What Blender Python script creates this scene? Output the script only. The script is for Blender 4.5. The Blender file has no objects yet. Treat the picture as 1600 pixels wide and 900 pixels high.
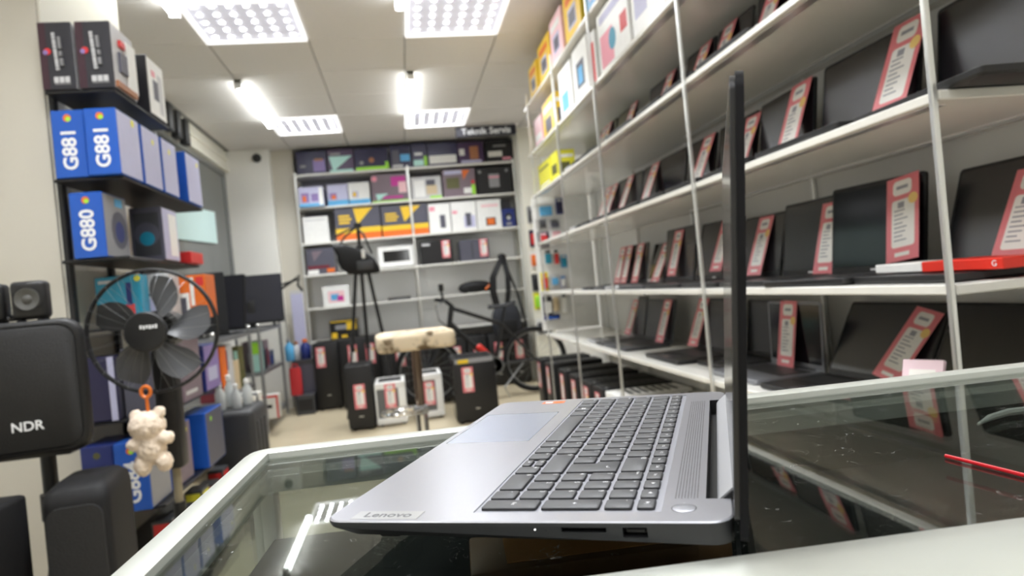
import bpy, bmesh, math, random
import numpy as np
from mathutils import Matrix, Vector, Euler

random.seed(7)
SC = bpy.context.scene
COL = SC.collection
PI = math.pi
R = math.radians

# ------------------------------------------------------------------ camera, world, exposure
CZ = 1.08                      # eye height (m)
YAW, PITCH, ROLL, FPX = R(9.116), R(-0.390), R(-5.508), 1050.0
_cy, _sy, _cp, _sp = math.cos(YAW), math.sin(YAW), math.cos(PITCH), math.sin(PITCH)
FWD = np.array([_sy * _cp, _cy * _cp, _sp])
_r0 = np.array([_cy, -_sy, 0.0])
_u0 = np.cross(_r0, FWD)
RGT = math.cos(ROLL) * _r0 + math.sin(ROLL) * _u0
UPV = -math.sin(ROLL) * _r0 + math.cos(ROLL) * _u0
cam_data = bpy.data.cameras.new('camera')
cam = bpy.data.objects.new('camera', cam_data)
COL.objects.link(cam)
m = Matrix.Identity(4)
for i in range(3):
    m[i][0], m[i][1], m[i][2] = RGT[i], UPV[i], -FWD[i]
m[2][3] = CZ
cam.matrix_world = m
cam_data.sensor_width = 36.0
cam_data.lens = FPX / 1600 * 36.0
cam_data.clip_start = 0.02
cam_data.dof.use_dof = True
cam_data.dof.focus_distance = 0.52
cam_data.dof.aperture_fstop = 7.8
SC.camera = cam
world = bpy.data.worlds.new('world')
SC.world = world
world.use_nodes = True
world.node_tree.nodes['Background'].inputs[0].default_value = (0.8, 0.85, 1.0, 1)
world.node_tree.nodes['Background'].inputs[1].default_value = 0.05
SC.view_settings.view_transform = 'Standard'
SC.view_settings.look = 'None'
SC.view_settings.gamma = 1.0
SC.view_settings.exposure = 0.78
LED_POWER, DIFF_POWER, TUBE_POWER, LAMP_WATTS = 34.0, 0.24, 10.0, 9.5


def at(px, py, X=None, Y=None, Z=None):
    """the point on a plane of the room that the photograph shows at a pixel"""
    d = FWD + (px - 800) / FPX * RGT - (py - 450) / FPX * UPV
    if X is not None: t = X / d[0]
    elif Y is not None: t = Y / d[1]
    else: t = (Z - CZ) / d[2]
    p = d * t
    return Vector((p[0], p[1], p[2] + CZ))


# ------------------------------------------------------------------ materials
MATS = {}


def mat(name, col, rough=0.5, metal=0.0, noise=0.0, scale=20.0, emit=0.0, spec=0.5, bump=0.0, coat=0.0):
    if name in MATS: return MATS[name]
    mt = bpy.data.materials.new(name)
    mt.use_nodes = True
    nt = mt.node_tree
    b = nt.nodes['Principled BSDF']
    c = (col[0], col[1], col[2], 1)
    b.inputs['Base Color'].default_value = c
    b.inputs['Roughness'].default_value = rough
    b.inputs['Metallic'].default_value = metal
    b.inputs['Specular IOR Level'].default_value = spec
    if coat: b.inputs['Coat Weight'].default_value = coat
    if emit:
        b.inputs['Emission Color'].default_value = c
        b.inputs['Emission Strength'].default_value = emit
    if noise or bump:
        tc = nt.nodes.new('ShaderNodeTexCoord')
        n = nt.nodes.new('ShaderNodeTexNoise')
        n.inputs['Scale'].default_value = scale
        n.inputs['Detail'].default_value = 4
        nt.links.new(tc.outputs['Object'], n.inputs['Vector'])
        if noise:
            mx = nt.nodes.new('ShaderNodeMix'); mx.data_type = 'RGBA'
            mx.inputs[6].default_value = tuple(max(0, x * (1 - noise)) for x in col) + (1,)
            mx.inputs[7].default_value = tuple(min(1, x * (1 + noise)) for x in col) + (1,)
            nt.links.new(n.outputs['Fac'], mx.inputs[0])
            nt.links.new(mx.outputs[2], b.inputs['Base Color'])
        if bump:
            bp = nt.nodes.new('ShaderNodeBump')
            bp.inputs['Strength'].default_value = bump
            bp.inputs['Distance'].default_value = 0.002
            nt.links.new(n.outputs['Fac'], bp.inputs['Height'])
            nt.links.new(bp.outputs['Normal'], b.inputs['Normal'])
    MATS[name] = mt
    return mt


def glass_mat(name, tint, ior=1.5, rough=0.0):
    if name in MATS: return MATS[name]
    mt = bpy.data.materials.new(name); mt.use_nodes = True
    nt = mt.node_tree
    nt.nodes.remove(nt.nodes['Principled BSDF'])
    out = nt.nodes['Material Output']
    lw = nt.nodes.new('ShaderNodeLayerWeight')           # reflection grows towards grazing view, the same from both sides
    pw = nt.nodes.new('ShaderNodeMath'); pw.operation = 'POWER'; pw.inputs[1].default_value = 5
    fr = nt.nodes.new('ShaderNodeMath'); fr.operation = 'MULTIPLY_ADD'
    f0 = ((ior - 1) / (ior + 1)) ** 2
    fr.inputs[1].default_value = 1 - f0; fr.inputs[2].default_value = f0
    lw.inputs['Blend'].default_value = .5
    nt.links.new(lw.outputs['Facing'], pw.inputs[0]); nt.links.new(pw.outputs[0], fr.inputs[0])
    tr = nt.nodes.new('ShaderNodeBsdfTransparent'); tr.inputs[0].default_value = tint + (1,)
    gl = nt.nodes.new('ShaderNodeBsdfGlossy'); gl.inputs['Color'].default_value = (0.95, 0.97, 0.96, 1)
    gl.inputs['Roughness'].default_value = rough
    mx = nt.nodes.new('ShaderNodeMixShader')
    nt.links.new(fr.outputs[0], mx.inputs[0]); nt.links.new(tr.outputs[0], mx.inputs[1]); nt.links.new(gl.outputs[0], mx.inputs[2])
    nt.links.new(mx.outputs[0], out.inputs['Surface'])
    MATS[name] = mt
    return mt


C = {  # plain colours
    'white': (.82, .82, .80), 'offwhite': (.72, .71, .66), 'cream': (.70, .68, .58), 'black': (.012, .012, .014), 'nearblack': (.022, .022, .026),
    'charcoal': (.05, .052, .058), 'grey': (.28, .28, .29), 'lightgrey': (.55, .55, .56), 'blue': (.015, .10, .48), 'darkblue': (.012, .025, .16),
    'teal': (.01, .27, .42), 'red': (.62, .03, .03), 'orange': (.75, .16, .02), 'yellow': (.85, .55, .03), 'lemon': (.78, .74, .05), 'green': (.35, .75, .05),
    'pink': (.80, .30, .38), 'palepink': (.85, .55, .58), 'purple': (.25, .18, .42), 'lavender': (.50, .50, .68), 'navy': (.02, .018, .06), 'plum': (.06, .03, .08),
    'brown': (.16, .08, .035), 'copper': (.35, .14, .06), 'skyblue': (.10, .40, .70), 'magenta': (.55, .03, .30), 'mint': (.45, .75, .68), 'maroon': (.16, .015, .03),
    'sand': (.60, .48, .30), 'olive': (.10, .10, .03), 'ink': (.028, .028, .036), 'wine': (.045, .016, .026), 'slate': (.09, .09, .12), 'mauve': (.20, .15, .18)}


def cm(n, rough=0.45):
    """card, plastic or paint in a plain colour"""
    return mat(n + ('' if rough == 0.45 else '_%d' % int(rough * 100)), C[n], rough, noise=0.06, scale=35)


M_wall = mat('wall_paint', (.80, .79, .74), .8, noise=.04, scale=3)
M_pillar = mat('pillar_paint', (.60, .57, .49), .8, noise=.04, scale=3)
M_cream = mat('cream_panel', (.84, .82, .72), .6, noise=.03, scale=3)
M_tile = mat('ceiling_tile', (.74, .715, .69), .9, noise=.03, scale=40, bump=.2)
M_grid = mat('ceiling_grid', (.30, .30, .30), .7)
M_floor = mat('floor_tile', (.57, .49, .34), .35, noise=.10, scale=6)
M_shelf = mat('shelf_board', (.78, .77, .72), .20, noise=.03, scale=4)
M_alu = mat('aluminium', (.80, .81, .80), .30, metal=.85, noise=.03, scale=9)
M_rail = mat('counter_rail', (.62, .64, .59), .34, metal=.35, noise=.03, scale=14)
M_chrome = mat('chrome', (.80, .80, .80), .12, metal=1.0)
M_steel = mat('steel_grey', (.30, .31, .32), .35, metal=.7)
M_black = mat('black_plastic', (.009, .009, .010), .45, noise=.1, scale=60)
M_blackm = mat('black_matt', (.010, .010, .011), .6, noise=.12, scale=90, bump=.2, spec=.3)
M_gloss = mat('screen_glass', (.006, .006, .008), .10, spec=.6)
M_sheen = mat('screen_satin', (.012, .012, .015), .27, spec=.8)
M_keyb = mat('keyboard_dark', (.020, .020, .022), .5)
M_deckg = mat('grey_laptop', (.30, .31, .34), .35, metal=.6)
M_tagred = mat('tag_red', (.74, .19, .22), .28, spec=.8)
M_tagwhite = mat('tag_white', (.86, .84, .80), .28, spec=.8)
M_taggrey = mat('tag_print', (.30, .30, .34), .5)
M_tagyel = mat('tag_seal', (.85, .60, .20), .5)
M_letw = mat('lettering_white', (.85, .86, .88), .4)
M_led = mat('led', (.95, .97, 1.0), .5, emit=LED_POWER)
M_diff = mat('light_panel', (.55, .55, .62), .5, emit=DIFF_POWER)
M_tube = mat('tube_glow', (.97, 1.0, .99), .5, emit=TUBE_POWER)
M_lframe = mat('light_frame', (.9, .9, .9), .4, emit=.6)


# ------------------------------------------------------------------ mesh building
class MB:
    def __init__(s):
        s.v, s.f, s.m = [], [], []

    def add(s, vs, fs, m=0):
        k = len(s.v)
        s.v += [tuple(v) for v in vs]
        for f in fs:
            s.f.append(tuple(i + k for i in f)); s.m.append(m)
        return s

    def box(s, x0, x1, y0, y1, z0, z1, m=0):
        return s.add([(x0, y0, z0), (x1, y0, z0), (x1, y1, z0), (x0, y1, z0), (x0, y0, z1), (x1, y0, z1), (x1, y1, z1), (x0, y1, z1)],
                     [(3, 2, 1, 0), (4, 5, 6, 7), (0, 1, 5, 4), (1, 2, 6, 5), (2, 3, 7, 6), (3, 0, 4, 7)], m)

    def rbox(s, x0, x1, y0, y1, z0, z1, r=.005, seg=2, m=0):
        bm = bmesh.new()
        bmesh.ops.create_cube(bm, size=1)
        for v in bm.verts:
            v.co = Vector(((x0 + x1) / 2 + v.co.x * (x1 - x0), (y0 + y1) / 2 + v.co.y * (y1 - y0), (z0 + z1) / 2 + v.co.z * (z1 - z0)))
        r = min(r, .49 * min(x1 - x0, y1 - y0, z1 - z0))
        bmesh.ops.bevel(bm, geom=bm.edges[:], offset=r, segments=seg, affect='EDGES', profile=.5)
        bm.verts.index_update()
        s.add([v.co for v in bm.verts], [[v.index for v in f.verts] for f in bm.faces], m)
        bm.free()
        return s

    def obox(s, c, ux, uy, uz, m=0):
        """box from a centre and three half-axes"""
        c, ux, uy, uz = map(Vector, (c, ux, uy, uz))
        vs = [c + a * ux + b * uy + d * uz for d in (-1, 1) for a, b in ((-1, -1), (1, -1), (1, 1), (-1, 1))]
        return s.add(vs, [(3, 2, 1, 0), (4, 5, 6, 7), (0, 1, 5, 4), (1, 2, 6, 5), (2, 3, 7, 6), (3, 0, 4, 7)], m)

    def cyl(s, p, q, r0, r1=None, n=14, m=0):
        p, q = Vector(p), Vector(q)
        r1 = r0 if r1 is None else r1
        d = (q - p).normalized()
        a = d.orthogonal().normalized(); b = d.cross(a)
        vs = []
        for c, r in ((p, r0), (q, r1)):
            vs += [c + (a * math.cos(2 * PI * i / n) + b * math.sin(2 * PI * i / n)) * r for i in range(n)]
        fs = [(i, (i + 1) % n, n + (i + 1) % n, n + i) for i in range(n)]
        fs += [tuple(range(n))[::-1], tuple(range(n, 2 * n))]
        return s.add(vs, fs, m)

    def tube(s, pts, r, n=8, m=0, closed=False):
        pts = [Vector(p) for p in pts]
        k = len(pts)
        rs = r if isinstance(r, (list, tuple)) else [r] * k
        vs, a = [], None
        for i, p in enumerate(pts):
            if closed: d = pts[(i + 1) % k] - pts[i - 1]
            else: d = pts[min(i + 1, k - 1)] - pts[max(i - 1, 0)]
            d.normalize()
            a = d.orthogonal() if a is None else a - d * a.dot(d)
            a.normalize(); b = d.cross(a)
            vs += [p + (a * math.cos(2 * PI * j / n) + b * math.sin(2 * PI * j / n)) * rs[i] for j in range(n)]
        fs = []
        for i in range(k if closed else k - 1):
            o, q = i * n, ((i + 1) % k) * n
            fs += [(o + j, o + (j + 1) % n, q + (j + 1) % n, q + j) for j in range(n)]
        if not closed: fs += [tuple(range(n))[::-1], tuple(range((k - 1) * n, k * n))]
        return s.add(vs, fs, m)

    def lathe(s, prof, n=24, m=0, c=(0, 0, 0), axis='z'):
        vs = []
        for r, h in prof:
            for i in range(n):
                x, y = r * math.cos(2 * PI * i / n), r * math.sin(2 * PI * i / n)
                vs.append((c[0] + x, c[1] + y, c[2] + h) if axis == 'z' else (c[0] + x, c[1] - h, c[2] + y))
        fs = []
        for k in range(len(prof) - 1):
            fs += [(k * n + i, k * n + (i + 1) % n, (k + 1) * n + (i + 1) % n, (k + 1) * n + i) for i in range(n)]
        fs += [tuple(range(n))[::-1], tuple(range((len(prof) - 1) * n, len(prof) * n))]
        return s.add(vs, fs, m)

    def loft(s, rings, m=0, ms=None, caps=True):
        n = len(rings[0]); vs = [p for r in rings for p in r]
        k0 = len(s.v); s.v += [tuple(v) for v in vs]
        for k in range(len(rings) - 1):
            for i in range(n):
                s.f.append(tuple(k0 + j for j in (k * n + i, k * n + (i + 1) % n, (k + 1) * n + (i + 1) % n, (k + 1) * n + i)))
                s.m.append(ms[k] if ms else m)
        if caps:
            s.f.append(tuple(k0 + i for i in range(n))[::-1]); s.m.append(ms[0] if ms else m)
            s.f.append(tuple(k0 + (len(rings) - 1) * n + i for i in range(n))); s.m.append(ms[-1] if ms else m)
        return s

    def prism(s, poly, a0, a1, axis='z', m=0):
        """outline extruded along an axis; poly is (x,y) for z, (x,z) for y, (y,z) for x"""
        def P(p, h):
            return (p[0], p[1], h) if axis == 'z' else (p[0], h, p[1]) if axis == 'y' else (h, p[0], p[1])
        return s.loft([[P(p, a0) for p in poly], [P(p, a1) for p in poly]], m)

    def sphere(s, c, rx, ry, rz, n=14, k=9, m=0):
        prof = [(math.sin(PI * i / k), -math.cos(PI * i / k)) for i in range(k + 1)]
        prof[0], prof[-1] = (1e-3, -1), (1e-3, 1)
        vs = [(c[0] + r * rx * math.cos(2 * PI * i / n), c[1] + r * ry * math.sin(2 * PI * i / n), c[2] + h * rz) for r, h in prof for i in range(n)]
        fs = [(j * n + i, j * n + (i + 1) % n, (j + 1) * n + (i + 1) % n, (j + 1) * n + i) for j in range(k) for i in range(n)]
        return s.add(vs, fs, m)

    def mesh(s, name, mats, smooth=35):
        me = bpy.data.meshes.new(name)
        me.from_pydata(s.v, [], s.f)
        for mt in (mats if isinstance(mats, (list, tuple)) else [mats]): me.materials.append(mt)
        me.polygons.foreach_set('material_index', s.m)
        bm = bmesh.new(); bm.from_mesh(me)
        bmesh.ops.recalc_face_normals(bm, faces=bm.faces[:])
        bm.to_mesh(me); bm.free()
        if smooth:
            me.polygons.foreach_set('use_smooth', [True] * len(me.polygons))
            me.set_sharp_from_angle(angle=R(smooth))
        me.update()
        return me

    def build(s, name, mats, parent=None, loc=None, rot=None, smooth=35):
        return put(name, s.mesh(name, mats, smooth), parent, loc, rot)


def put(name, me, parent=None, loc=None, rot=None):
    o = bpy.data.objects.new(name, me); COL.objects.link(o)
    if parent: o.parent = parent
    if loc is not None: o.location = loc
    if rot is not None: o.rotation_euler = rot
    return o


def tag(o, label, cat, group=None):
    o['label'] = label; o['category'] = cat
    if group: o['group'] = group
    return o


def thing(name, label, cat, loc=(0, 0, 0), rz=0.0, group=None, rot=None):
    o = bpy.data.objects.new(name, None); COL.objects.link(o)
    o.empty_display_size = .05
    o.location = loc; o.rotation_euler = rot if rot else (0, 0, rz)
    return tag(o, label, cat, group)


def struct(name, mb, mats, parent=None, smooth=35):
    o = mb.build(name, mats, parent, smooth=smooth)
    if not parent: o['kind'] = 'structure'
    return o


TXT = {}


def text_mesh(s, size, mt, extrude=.0002, align='CENTER', bold=0):
    k = (s, size, mt.name, extrude, align, bold)
    if k not in TXT:
        cu = bpy.data.curves.new('lettering', 'FONT')
        cu.body = s; cu.size = size; cu.extrude = extrude; cu.align_x = align; cu.align_y = 'CENTER'; cu.resolution_u = 3; cu.offset = bold * size
        o = bpy.data.objects.new('lettering', cu); COL.objects.link(o)
        me = bpy.data.meshes.new_from_object(o.evaluated_get(bpy.context.evaluated_depsgraph_get()))
        me.materials.clear(); me.materials.append(mt); me.name = 'lettering'
        bpy.data.objects.remove(o); bpy.data.curves.remove(cu)
        TXT[k] = me
    return TXT[k]


def rrect(x0, x1, y0, y1, r, n=4, rs=None):
    """rounded rectangle outline, counter-clockwise; rs: radii at (x0y0, x1y0, x1y1, x0y1)"""
    rs = rs or [r] * 4
    pts = []
    for (cx, cy, sx, sy, a0), q in zip(((x0, y0, 1, 1, PI), (x1, y0, -1, 1, 1.5 * PI), (x1, y1, -1, -1, 0), (x0, y1, 1, -1, .5 * PI)), rs):
        for i in range(n + 1):
            a = a0 + i / n * PI / 2
            pts.append((cx + sx * q + q * math.cos(a), cy + sy * q + q * math.sin(a)))
    return pts


def boolean(me, cutters):
    """cut boxes out of a mesh"""
    o = bpy.data.objects.new('work', me); COL.objects.link(o)
    cs = []
    for (x0, x1, y0, y1, z0, z1) in cutters:
        c = MB().box(x0, x1, y0, y1, z0, z1).build('cutter', MATS['black_plastic'], smooth=0)
        md = o.modifiers.new('cut', 'BOOLEAN'); md.object = c; md.operation = 'DIFFERENCE'; md.solver = 'EXACT'
        cs.append(c)
    dg = bpy.context.evaluated_depsgraph_get(); dg.update()
    out = bpy.data.meshes.new_from_object(o.evaluated_get(dg))
    bpy.data.objects.remove(o)
    for c in cs: bpy.data.objects.remove(c)
    return out


# ------------------------------------------------------------------ the setting
XL, XR, YN, YF, ZC = -1.72, 1.56, -2.2, 7.66, 2.72
struct('floor', MB().box(XL - .1, XR + .1, YN - .1, YF + .1, -.1, 0), M_floor)
struct('wall_far', MB().box(XL - .1, XR + .1, YF, YF + .1, 0, ZC + .1), M_wall)
struct('wall_near', MB().box(XL - .1, XR + .1, YN - .1, YN, 0, ZC + .1), M_wall)
struct('wall_right', MB().box(XR, XR + .1, YN, YF, 0, ZC + .1), M_wall)
wl = struct('wall_left', MB().box(XL - .1, XL, YN, YF, 0, ZC + .1), M_wall)
ceil = struct('ceiling', MB().box(XL - .1, XR + .1, YN - .1, YF + .1, ZC + .012, ZC + .1), M_grid)
tile_me = MB().rbox(-.2965, .2965, -.2965, .2965, 0, .014, r=.004, seg=1).mesh('ceiling_tile', M_tile)
GX0, GY0 = -1.04, 4.34
PANELS = [(i, j) for j in (-9, -5, -1, 3) for i in (0, 2)]
for i in range(-1, 5):
    for j in range(-11, 6):
        x0, y0 = GX0 + .6 * i, GY0 + .6 * j
        if (i, j) in PANELS: continue
        a, b = max(x0, XL), min(x0 + .6, XR)
        c, d = max(y0, YN), min(y0 + .6, YF)
        if b - a < .05 or d - c < .05: continue
        if b - a > .59 and d - c > .59: put('ceiling_tile', tile_me, ceil, (x0 + .3, y0 + .3, ZC))
        else: MB().rbox(a + .003, b - .003, c + .003, d - .003, ZC, ZC + .014, r=.004, seg=1).build('ceiling_tile', M_tile, ceil)
# pillar on the left, columns at the far left corner, cornice and shop window on the left wall
pil = struct('trim_1', MB().box(XL, -1.165, 2.56, 3.30, 0, ZC), M_pillar)
MB().box(-1.165, -1.158, 2.575, 3.29, 0, ZC - .002).build('side_panel', M_cream, pil)  # paler skin: the stronger light on this pillar side is put into the colour
struct('trim_2', MB().box(XL, -1.25, 7.30, YF, 0, ZC).box(XL + .02, -1.27, 7.292, 7.30, .1, ZC - .03), M_wall)
struct('trim_3', MB().box(-1.25, -1.03, 7.42, YF, 0, ZC), M_pillar)
struct('trim_5', MB().box(1.335, XR, 7.02, YF, 0, ZC), M_cream)
struct('trim_4', MB().box(XL, -1.67, 3.30, 7.30, 2.50, ZC).box(-1.67, -1.65, 3.30, 7.30, 2.50, 2.53).box(-1.67, -1.655, 3.30, 7.30, 2.61, 2.64), M_cream)
M_win = mat('tinted_glass', (.10, .11, .11), .08, spec=.8)
M_mull = mat('window_frame', (.35, .36, .35), .4, metal=.5)
win = struct('window_1', MB().box(XL, XL + .03, 3.32, 7.28, 1.30, 1.34).box(XL, XL + .03, 3.32, 7.28, 2.46, 2.50).box(XL, XL + .03, 3.32, 3.36, 1.34, 2.46)
             .box(XL, XL + .03, 7.24, 7.28, 1.34, 2.46).box(XL, XL + .03, 5.3, 5.34, 1.34, 2.46), M_mull)
for a, b in ((3.36, 5.3), (5.34, 7.24)): MB().box(XL + .008, XL + .014, a, b, 1.34, 2.46).build('pane', M_win, win)
struct('baseboard_left', MB().box(XL, XL + .015, 3.30, 7.30, 0, .08), M_pillar)
poster = MB().add([(0, 3.95, 1.92), (0, 5.0, 1.92), (0, 6.7, 2.02), (0, 6.7, 1.72), (0, 5.3, 1.66), (0, 3.95, 1.60), (.004, 3.95, 1.92), (.004, 5.0, 1.92), (.004, 6.7, 2.02), (.004, 6.7, 1.72), (.004, 5.3, 1.66), (.004, 3.95, 1.60)],
                  [(0, 1, 2, 3, 4, 5), (6, 7, 8, 9, 10, 11)] + [(i, (i + 1) % 6, 6 + (i + 1) % 6, 6 + i) for i in range(6)])
tag(poster.build('window_sticker', mat('pale_cyan', (.56, .74, .72), .6), loc=(XL + .032, 0, 0)), 'pale mint green sheet stuck across the dark shop window', 'poster')


# ------------------------------------------------------------------ ceiling lights
led_me = MB().add([(-.010, -.010, 0), (.010, -.010, 0), (.010, .010, 0), (-.010, .010, 0), (-.010, -.010, .003), (.010, -.010, .003), (.010, .010, .003), (-.010, .010, .003)],
                  [(0, 1, 2, 3), (0, 1, 5, 4), (1, 2, 6, 5), (2, 3, 7, 6), (3, 0, 4, 7)]).mesh('led', M_led, 0)
dif_me = MB().box(-.275, .275, -.275, .275, 0, .006).mesh('diffuser', M_diff, 0)
fr = MB()
for a, b, c, d in ((-.298, .298, -.298, -.275), (-.298, .298, .275, .298), (-.298, -.275, -.275, .275), (.275, .298, -.275, .275)): fr.box(a, b, c, d, -.012, .01)
frm_me = fr.mesh('frame', M_lframe, 0)
names = {(0, -1): 'square light panel of bright dots in the ceiling at upper left', (2, -1): 'square light panel of bright dots in the ceiling at upper middle',
         (0, 3): 'far square ceiling light panel left of the hanging sign, beside the slanting left tube', (2, 3): 'far square ceiling light panel directly beside the hanging black sign',
         (0, -5): 'square ceiling light panel nearly above the counter, left one', (2, -5): 'square ceiling light panel nearly above the counter, right one',
         (0, -9): 'square ceiling light panel behind the counter, left one', (2, -9): 'square ceiling light panel behind the counter, right one'}
for i, j in PANELS:
    t = thing('ceiling_light', names[(i, j)], 'light', (GX0 + .6 * i + .3, GY0 + .6 * j + .3, ZC), 0, 'square light panels')
    la = bpy.data.lights.new('panel_lamp', 'AREA'); la.shape = 'SQUARE'; la.size = .55; la.energy = LAMP_WATTS; la.spread = R(125); la.color = (.95, .97, 1.0)
    lo = bpy.data.objects.new('panel_lamp', la); COL.objects.link(lo); lo.parent = t; lo.location = (0, 0, -.016)
    put('frame', frm_me, t); put('diffuser', dif_me, t, (0, 0, .004))
    for a in range(6):
        for b in range(5):
            put('led', led_me, t, (-.225 + .09 * a, -.216 + .108 * b, -.001))
for x, y0, y1, lb in ((-1.03, 5.05, 6.25, 'thin tube light on the ceiling left of the far left light panel'), (.20, 5.03, 6.25, 'thin tube light on the ceiling left of the far right light panel'),
                      (-1.06, 2.62, 3.82, 'thin tube light beside the near left light panel'), (.13, 2.62, 3.82, 'thin tube light beside the near right light panel'),
                      (-1.06, .19, 1.39, 'added unseen tube light nearly above the counter, left one'), (.13, .19, 1.39, 'added unseen tube light nearly above the counter, right one')):  # last two tubes are unseen, added along the rows to brighten the near shelves
    t = thing('tube_light', lb, 'light', (x, y0, ZC), 0, 'tube lights')
    L = y1 - y0
    MB().box(-.024, .024, 0, L, -.02, 0).build('housing', cm('white'), t)
    MB().cyl((0, .015, -.034), (0, L - .015, -.034), .024, n=12).build('tube', M_tube, t)
    for q in (0, L - .02): MB().box(-.026, .026, q, q + .02, -.06, 0).build('end_cap', cm('white'), t)

# hanging sign and ceiling camera
s0, s1 = at(712, 208, Y=6.80), at(805, 190, Y=6.80)
sg = thing('hanging_sign', 'black sign with white words hanging under the ceiling at the far right', 'sign', (s0.x, 6.80, 2.60))
MB().rbox(0, s1.x - s0.x, -.01, .01, 0, .105, r=.003).build('panel', mat('sign_black', (.02, .02, .03), .4), sg)
put('lettering', text_mesh('Teknik Servis', .094, M_letw, .001, bold=.022), sg, ((s1.x - s0.x) / 2, -.0115, .052), (PI / 2, 0, 0))
for q in (.04, s1.x - s0.x - .04): MB().cyl((q, 0, .10), (q, 0, .12), .003, n=6).build('hanger', M_steel, sg)
p = at(400, 246, Y=7.25)
cc = thing('security_camera', 'small dark dome camera high on the white column in the far left corner', 'camera', (p.x, 7.292, p.z))
MB().lathe([(.045, 0), (.045, .02), (.03, .03)], 16, axis='y').build('base', M_black, cc)
MB().sphere((0, -.04, -.005), .032, .032, .032).build('dome', M_gloss, cc)
# ------------------------------------------------------------------ glass display counter
GZ = CZ - .152
cang = -.074                     # the counter stands slightly turned in the room
cnt = thing('display_counter', 'glass-topped display counter with silver aluminium rails under the open laptop', 'counter', (-.172, .732, 0), cang)
CL, CW = 1.30, .425              # local: x along the far rail, y towards the camera is negative
M_glass = glass_mat('counter_glass', (.76, .79, .77), 1.52)
M_top = glass_mat('counter_top_glass', (.76, .79, .77), 1.52)
nt = M_top.node_tree
tc = nt.nodes.new('ShaderNodeTexCoord'); na = nt.nodes.new('ShaderNodeTexNoise'); nb = nt.nodes.new('ShaderNodeTexNoise')
na.inputs['Scale'].default_value = 55; na.inputs['Detail'].default_value = 1; na.inputs['Distortion'].default_value = 1.5; nb.inputs['Scale'].default_value = 40; nb.inputs['Detail'].default_value = 3
def mth(op, x, y):
    n = nt.nodes.new('ShaderNodeMath'); n.operation = op
    nt.links.new(x, n.inputs[0])
    if isinstance(y, (int, float)): n.inputs[1].default_value = y
    else: nt.links.new(y, n.inputs[1])
    return n.outputs[0]
for q in (na, nb): nt.links.new(tc.outputs['Object'], q.inputs['Vector'])
line = mth('LESS_THAN', mth('ABSOLUTE', mth('SUBTRACT', na.outputs['Fac'], .5), 0), .0035)
fac = mth('MULTIPLY', mth('MULTIPLY', line, mth('GREATER_THAN', nb.outputs['Fac'], .60)), .35)
df = nt.nodes.new('ShaderNodeBsdfDiffuse'); df.inputs[0].default_value = (.8, .82, .8, 1)
mx = nt.nodes.new('ShaderNodeMixShader'); ou = nt.nodes['Material Output']
old = ou.inputs['Surface'].links[0].from_socket
nt.links.new(fac, mx.inputs[0]); nt.links.new(old, mx.inputs[1]); nt.links.new(df.outputs[0], mx.inputs[2]); nt.links.new(mx.outputs[0], ou.inputs['Surface'])
MB().box(.020, CL - .02, -CW + .02, -.016, GZ - .006, GZ).build('glass_top', M_top, cnt, smooth=0)


def rail_profile(w, top, lip):
    """cross-section (across, z): outer side at 0, inner side at w"""
    return [(0, GZ - .035), (0, GZ + top - .007), (.002, GZ + top - .002), (.006, GZ + top), (w - .003, GZ + top), (w, GZ + top - .0015), (w, GZ - .001), (w - .004, GZ - .004), (w - .004, GZ - .035)]


def rail(name, a, b, w, top):
    """straight rail from a to b (local xy), its inner side on the left of the direction"""
    a, b = Vector((a[0], a[1])), Vector((b[0], b[1]))
    d = (b - a).normalized(); n = Vector((-d.y, d.x))
    rings = []
    for k, (q, e) in enumerate(((a, 1), (b, -1))):
        rings.append([(q.x + n.x * s + d.x * e * s * .999, q.y + n.y * s + d.y * e * s * .999, z) for s, z in rail_profile(w, top, 0)])
    return MB().loft(rings).build(name, M_rail, cnt, smooth=30)


rw, rc = .024, .026
path = [((CL, 0), (0, -1)), ((rc, 0), (0, -1))] + [((rc + rc * math.cos(q), -rc + rc * math.sin(q)), (-math.cos(q), -math.sin(q))) for q in [PI / 2 + PI / 2 * k / 6 for k in range(1, 6)]] + [((0, -rc), (1, 0)), ((.013, -CW), (1, 0))]
MB().loft([[(p_[0] + n_[0] * s, p_[1] + n_[1] * s, z) for s, z in rail_profile(rw, .007, 0)] for p_, n_ in path]).build('rail', M_rail, cnt, smooth=35)
# near rail: broad rounded aluminium edge
prof = [(-.062, GZ - .07), (-.064, GZ - .03), (-.060, GZ - .012), (-.050, GZ - .001), (-.036, GZ + .004), (-.016, GZ + .006), (-.003, GZ + .006), (0, GZ + .004), (0, GZ - .03), (-.004, GZ - .07)]
MB().loft([[(x, -CW + .035 + q[0], q[1]) for q in prof] for x in (-.002, CL)]).build('rail', M_rail, cnt, smooth=50)
rail('rail', (CL, -CW), (CL, 0), .02, .007)
for x, y in ((.004, -.026), (.004, -CW + .005), (CL - .026, -.026), (CL - .026, -CW + .005)):
    MB().rbox(x, x + .022, y, y + .022, .05, GZ - .034, r=.002).build('corner_post', M_alu, cnt)
MB().box(.028, .46, -.014, -.009, .30, GZ - .034).build('far_pane', M_glass, cnt, smooth=0)
MB().box(.462, CL - .028, -.016, -.008, .30, GZ - .034).build('darkening_panel', mat('counter_dark', (.016, .017, .016), .8, spec=.15), cnt, smooth=0)  # opaque sheet added so the right part of the interior stays dark
MB().box(.008, .013, -CW + .03, -.028, .30, GZ - .034).build('side_pane', M_glass, cnt, smooth=0)
MB().box(0, CL, -CW, 0, .05, .30).box(.02, CL - .02, -CW + .02, -.02, 0, .05).build('base_cabinet', mat('counter_dark', (.016, .017, .016), .8, spec=.15), cnt)
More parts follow.
